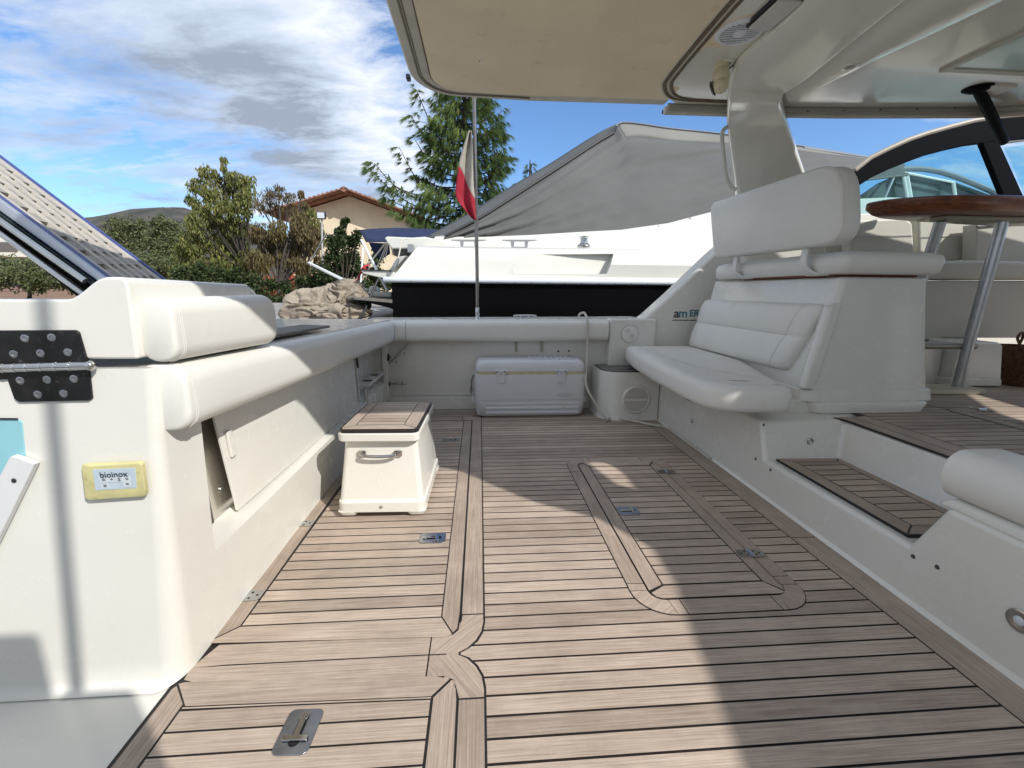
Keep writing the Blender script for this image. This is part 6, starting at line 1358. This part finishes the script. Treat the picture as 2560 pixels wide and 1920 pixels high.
MB().prism([P(-200, 521, y=59.9), P(35, 523, y=59.9), P(38, 543, y=59.9), P(-200, 541, y=59.9)], (0, 0.05, 0)).build('opening', mat('far_dark', (0.14, 0.13, 0.12), 0.8), wh)

# ================================================================== TREES
class Leaves:
    def __init__(s): s.v = []; s.f = []; s.r = []
    def leaf(s, c, d, w, L, r):
        d = d.normalized(); a = d.orthogonal().normalized(); b = d.cross(a); t = random.uniform(0, 6.28); sd = a*math.cos(t)+b*math.sin(t)
        n = len(s.v); s.v += [c, c+d*L*0.5+sd*w*0.5, c+d*L, c+d*L*0.5-sd*w*0.5]; s.f.append((n, n+1, n+2, n+3)); s.r.append(r)
    def needle(s, c, d, w, L, r):
        d = d.normalized(); a = d.orthogonal().normalized(); b = d.cross(a); t = random.uniform(0, 6.28); sd = (a*math.cos(t)+b*math.sin(t))*w*0.5
        n = len(s.v); s.v += [c-sd, c+sd, c+d*L]; s.f.append((n, n+1, n+2)); s.r.append(r)
    def build(s, name, mt, parent):
        me = bpy.data.meshes.new(name); me.from_pydata([tuple(p) for p in s.v], [], s.f); o = bpy.data.objects.new(name, me); COL.objects.link(o); me.materials.append(mt)
        a = me.attributes.new('rnd', 'FLOAT', 'FACE'); a.data.foreach_set('value', s.r); o.parent = parent; return o
def rv(): 
    while True:
        v_ = Vector((random.uniform(-1, 1), random.uniform(-1, 1), random.uniform(-1, 1)))
        if 0.01 < v_.length < 1: return v_
def broadleaf(label, name, y, base, clumps, lmat, bark=None, dens=1.0, L=0.14, W=0.045, droop=0.7, group=None, hollow=0.25, trunk_r=0.09, twig=True, cat='tree'):
    bark = bark or BARK
    root = thing(name, label, cat, (0, 0, 0), group=group)
    bp = P(base[0], base[1], y=y); bp.z = min(bp.z, 0.4); bp = Vector((bp.x, y, 0.25))
    tr = MB(); lv = Leaves(); S_ = y/940.0
    cs = []
    for (px, py, r_) in clumps:
        c_ = P(px, py, y=y+random.uniform(-0.8, 0.8)*r_*S_*1.2); cs.append((c_, r_*S_))
    top = sum((c for c, r in cs), Vector())/len(cs); fork = bp.lerp(top, 0.35); fork.x = bp.x*0.7+fork.x*0.3
    tr.tube([bp, bp.lerp(fork, 0.5)+Vector((0.05, 0, 0)), fork], trunk_r, 8, r1=trunk_r*0.7)
    for c_, r_ in cs:
        mid = fork.lerp(c_, 0.5)+rv()*0.15*(c_-fork).length*0.5
        tr.tube(bez([fork, mid, c_], 4), trunk_r*0.45, 6, r1=trunk_r*0.10)
        if twig:
            for k in range(9):
                e_ = c_+rv().normalized()*r_*random.uniform(0.7, 1.05); st_ = mid.lerp(c_, random.uniform(0.3, 1)); tr.tube([st_, st_.lerp(e_, 0.5)+rv()*0.08*r_, e_], trunk_r*0.12, 4, r1=trunk_r*0.03)
        n = int(dens*900*max(0.15, r_)**1.7); ctone = random.uniform(-0.14, 0.14)
        subs = [(rv()*r_*0.8, random.uniform(0.25, 0.5)*r_) for _ in range(14)]
        for k in range(n):
            if random.random() < 0.75: so__, sr = random.choice(subs); off = so__+rv()*sr
            else: off = rv()*r_
            off.y *= 0.8; p = c_+off; d_ = rv().normalized()*(1-droop)+Vector((0, 0, -1))*droop+rv()*0.35
            lv.leaf(p, d_, W*random.uniform(0.7, 1.3), L*random.uniform(0.6, 1.3), min(1, max(0, 0.5+ctone+random.gauss(0, 0.22))))
    tr.build('trunk', bark, root); lv.build('crown', lmat, root); return root
random.seed(11)
# far olive-green trees
for k, (cl_, lab, yy, bx_) in enumerate((
    ([(250, 470, 26), (290, 468, 28), (235, 500, 28), (275, 505, 32), (315, 500, 28), (260, 540, 34), (300, 545, 32)], 'rounded olive-green tree far left below the hill', 42, (275, 600)),
    ([(345, 468, 26), (375, 480, 28), (330, 500, 26), (365, 515, 32), (395, 520, 26), (345, 545, 30), (385, 550, 30)], 'olive-green tree between the hill and the tall leafy tree', 40, (365, 600)),
    ([(300, 560, 30), (340, 570, 32), (380, 565, 30), (420, 575, 30), (450, 580, 26), (400, 595, 30), (310, 595, 30), (350, 600, 28)], 'low dark green bushy tree in front of the olive-green trees', 30, (360, 640)))):
    broadleaf(lab, 'olive_tree', yy, bx_, [(a, b+(20 if k < 2 else 6), r_*0.85) for a, b, r_ in cl_], LF_OLIVE, dens=0.95 if k < 2 else 1.25, L=0.30 if k < 2 else 0.2, W=0.12 if k < 2 else 0.08, droop=0.35, group='olive-green trees below the hill', trunk_r=0.14)
broadleaf('tall yellowish leafy tree with one shoot above its crown', 'peach_tree', 18, (555, 640), [(483, 342, 7), (482, 360, 7), (446, 372, 17), (470, 388, 15), (505, 385, 18), (530, 392, 18), (425, 400, 17), (452, 412, 20), (500, 415, 24), (535, 420, 20), (415, 432, 15), (440, 445, 22), (480, 450, 26), (520, 450, 24), (430, 480, 26), (470, 490, 28), (510, 490, 26), (420, 515, 28), (460, 530, 30), (505, 530, 30), (400, 545, 26), (440, 565, 28), (490, 570, 30), (540, 560, 26), (395, 590, 26), (440, 600, 26), (500, 605, 28)], LF_PEACH, dens=2.3, L=0.17, W=0.05, droop=0.7, trunk_r=0.11)
broadleaf('half bare tree with grey twigs and brownish leaves', 'almond_tree', 16, (622, 650), [(580, 420, 16), (600, 410, 16), (625, 425, 14), (565, 445, 18), (600, 450, 20), (632, 450, 14)], LF_BROWN, bark=BARKG, dens=1.9, L=0.15, W=0.032, droop=0.7, trunk_r=0.085)
broadleaf('brownish drooping tree before the cream house wall', 'almond_tree', 15, (600, 650), [(560, 500, 24), (600, 495, 22), (585, 530, 26), (560, 560, 26), (610, 560, 24), (645, 470, 18), (650, 500, 22), (640, 535, 24), (675, 500, 16), (672, 530, 18), (650, 570, 22), (690, 560, 12), (650, 415, 6), (657, 440, 7)], LF_BROWN, bark=BARKG, dens=4.5, L=0.16, W=0.04, droop=0.8, trunk_r=0.09)
broadleaf('yellow-green tree reaching over the roof verge of the house', 'peach_tree', 15.5, (665, 645), [(668, 455, 12), (660, 470, 16), (680, 485, 16), (690, 505, 14), (700, 520, 10), (655, 495, 18), (640, 520, 16)], LF_PEACH, dens=3.0, L=0.15, W=0.04, droop=0.75, trunk_r=0.06)
broadleaf('dark glossy bush with one leafy shoot, left of the navy bimini', 'laurel_bush', 12.5, (740, 640), [(735, 500, 12), (725, 525, 18), (755, 525, 15), (770, 520, 10), (720, 555, 20), (755, 555, 20), (700, 585, 20), (740, 590, 24), (775, 580, 20), (700, 620, 20), (740, 625, 24), (785, 620, 20), (741, 482, 5), (748, 476, 4), (772, 505, 8), (810, 590, 20), (830, 610, 20), (815, 555, 14)], LF_DARK, dens=7.5, L=0.085, W=0.06, droop=0.3, trunk_r=0.05, cat='bush')
broadleaf('dark low hedge behind the stern lid', 'hedge', 14, (560, 680), [(400, 600, 26), (435, 596, 26), (470, 598, 26), (510, 602, 24), (545, 606, 20), (580, 612, 16), (615, 614, 14), (650, 612, 16), (680, 606, 20), (715, 600, 24), (470, 630, 26), (520, 632, 24), (560, 640, 20), (640, 640, 22), (680, 645, 24), (600, 660, 24), (700, 660, 20), (660, 670, 24), (540, 665, 24), (620, 625, 10), (430, 615, 24)], LF_DARK, dens=5.5, L=0.09, W=0.06, droop=0.3, trunk_r=0.04, cat='hedge')
broadleaf('dusty green trees seen under the raised gangway at the far left', 'olive_tree', 26, (60, 640), [(10, 580, 30), (50, 585, 30), (90, 590, 26), (125, 600, 24), (150, 612, 20), (-30, 590, 34), (30, 605, 26), (75, 612, 24), (180, 560, 30), (210, 590, 30), (240, 600, 26), (225, 560, 24), (150, 560, 26)], LF_OLIVE, dens=1.3, L=0.2, W=0.08, droop=0.35, trunk_r=0.1)
rb_ = thing('flower_bush', 'reddish flowering bush line in front of the garden wall', 'bush'); lv = Leaves()
for k in range(800):
    p = P(random.uniform(480, 700), random.gauss(602, 6), y=20+random.uniform(-0.5, 0.5)); lv.leaf(p, rv(), 0.07, 0.10, random.random())
lv.build('crown', LF_RED, rb_)

# pines: drooping tufts of long needles on upswept branches
def pine(label, y, base, tip, branches, dens=1.0, sc=1.0):
    root = thing('pine_tree', label, 'tree'); tr = MB(); lv = Leaves(); S_ = y/940.0
    b_ = P(base[0], base[1], y=y); b_.z = 0.2; t_ = P(tip[0], tip[1], y=y)
    tr.tube([b_, b_.lerp(t_, 0.5)+Vector((0.1, 0, 0)), t_], 0.17*sc, 10, r1=0.02*sc)
    for (px, py, ex, ey, n) in branches:
        s_ = P(px, py, y=y); e_ = P(ex, ey, y=y+random.uniform(-1.6, 1.6)*sc)
        mid = s_.lerp(e_, 0.55)+Vector((0, 0, -0.10*(e_-s_).length)); br = bez([s_, mid, e_], 6); tr.tube(br, 0.035*sc, 6, r1=0.008)
        L_ = (e_-s_).length; m = int(n*dens*0.85)
        for k in range(m):
            t = random.random()**0.7; i = min(len(br)-2, int(t*(len(br)-1))); p = br[i].lerp(br[i+1], random.random()); dirb = (br[i+1]-br[i]).normalized()
            sd = rv().normalized(); sd.z = abs(sd.z)*0.3-0.15; tw = p+sd*random.uniform(0.05, 0.55)*sc*(1.1-0.6*t)+dirb*0.15*random.random()
            tr.tube([p, tw], 0.009*sc, 4, r1=0.004) if k % 2 == 0 else None
            tone = min(1, max(0, 0.35+0.25*noise.noise(tw*0.8)+random.gauss(0, 0.12)+(0.15 if sd.z > 0 else 0)))
            d0_ = (dirb*0.6+sd*0.5+Vector((0, 0, -0.5))).normalized()
            for q in range(34):
                lv.needle(tw, d0_+rv()*0.50+Vector((0, 0, -0.6)), 0.014*sc, random.uniform(0.20, 0.38)*sc, min(1, max(0, tone+random.gauss(0, 0.08))))
    tr.build('trunk', BARK, root); lv.build('crown', LF_PINE, root); return root
random.seed(5)
BR = []
TX = 1000
for k in range(34):
    f_ = k/33; y_ = 175+330*f_
    for side in (-1, 1):
        reach = (35+55*f_+random.uniform(-12, 22)) if side < 0 else (45+35*math.sin(f_*2.6)+random.uniform(-10, 14))
        BR.append((TX-4+6*f_, y_+random.uniform(-4, 10), TX+side*reach, y_-random.uniform(4, 26), 22+int(reach/4)))
    BR.append((TX, y_, TX+random.uniform(-35, 35), y_-10+random.uniform(-12, 12), 20))
BR += [(960, 470, 795, 362, 46), (900, 430, 808, 352, 34), (950, 445, 862, 318, 36), (970, 330, 900, 195, 38), (965, 350, 888, 250, 34), (960, 380, 895, 300, 34), (1040, 400, 1092, 318, 30), (1030, 330, 1082, 240, 30), (1040, 430, 1094, 340, 32), (960, 470, 850, 455, 46), (970, 490, 860, 500, 46), (980, 500, 890, 540, 40), (950, 420, 850, 400, 44), (930, 450, 840, 430, 34)]
pine('large dense pine with drooping needles right of the house', 17, (1000, 700), (1000, 120), BR)
pine('small pine tip above the slope of the grey cover', 24, (1143, 600), (1145, 345), [(1144, 420, 1128, 402, 12), (1144, 430, 1160, 408, 12), (1144, 400, 1136, 382, 10), (1144, 398, 1153, 380, 10), (1145, 372, 1139, 358, 8), (1145, 370, 1150, 352, 8), (1144, 380, 1144, 350, 8), (1144, 440, 1110, 418, 12), (1144, 440, 1120, 400, 10), (1144, 415, 1125, 395, 10)], sc=1.0)
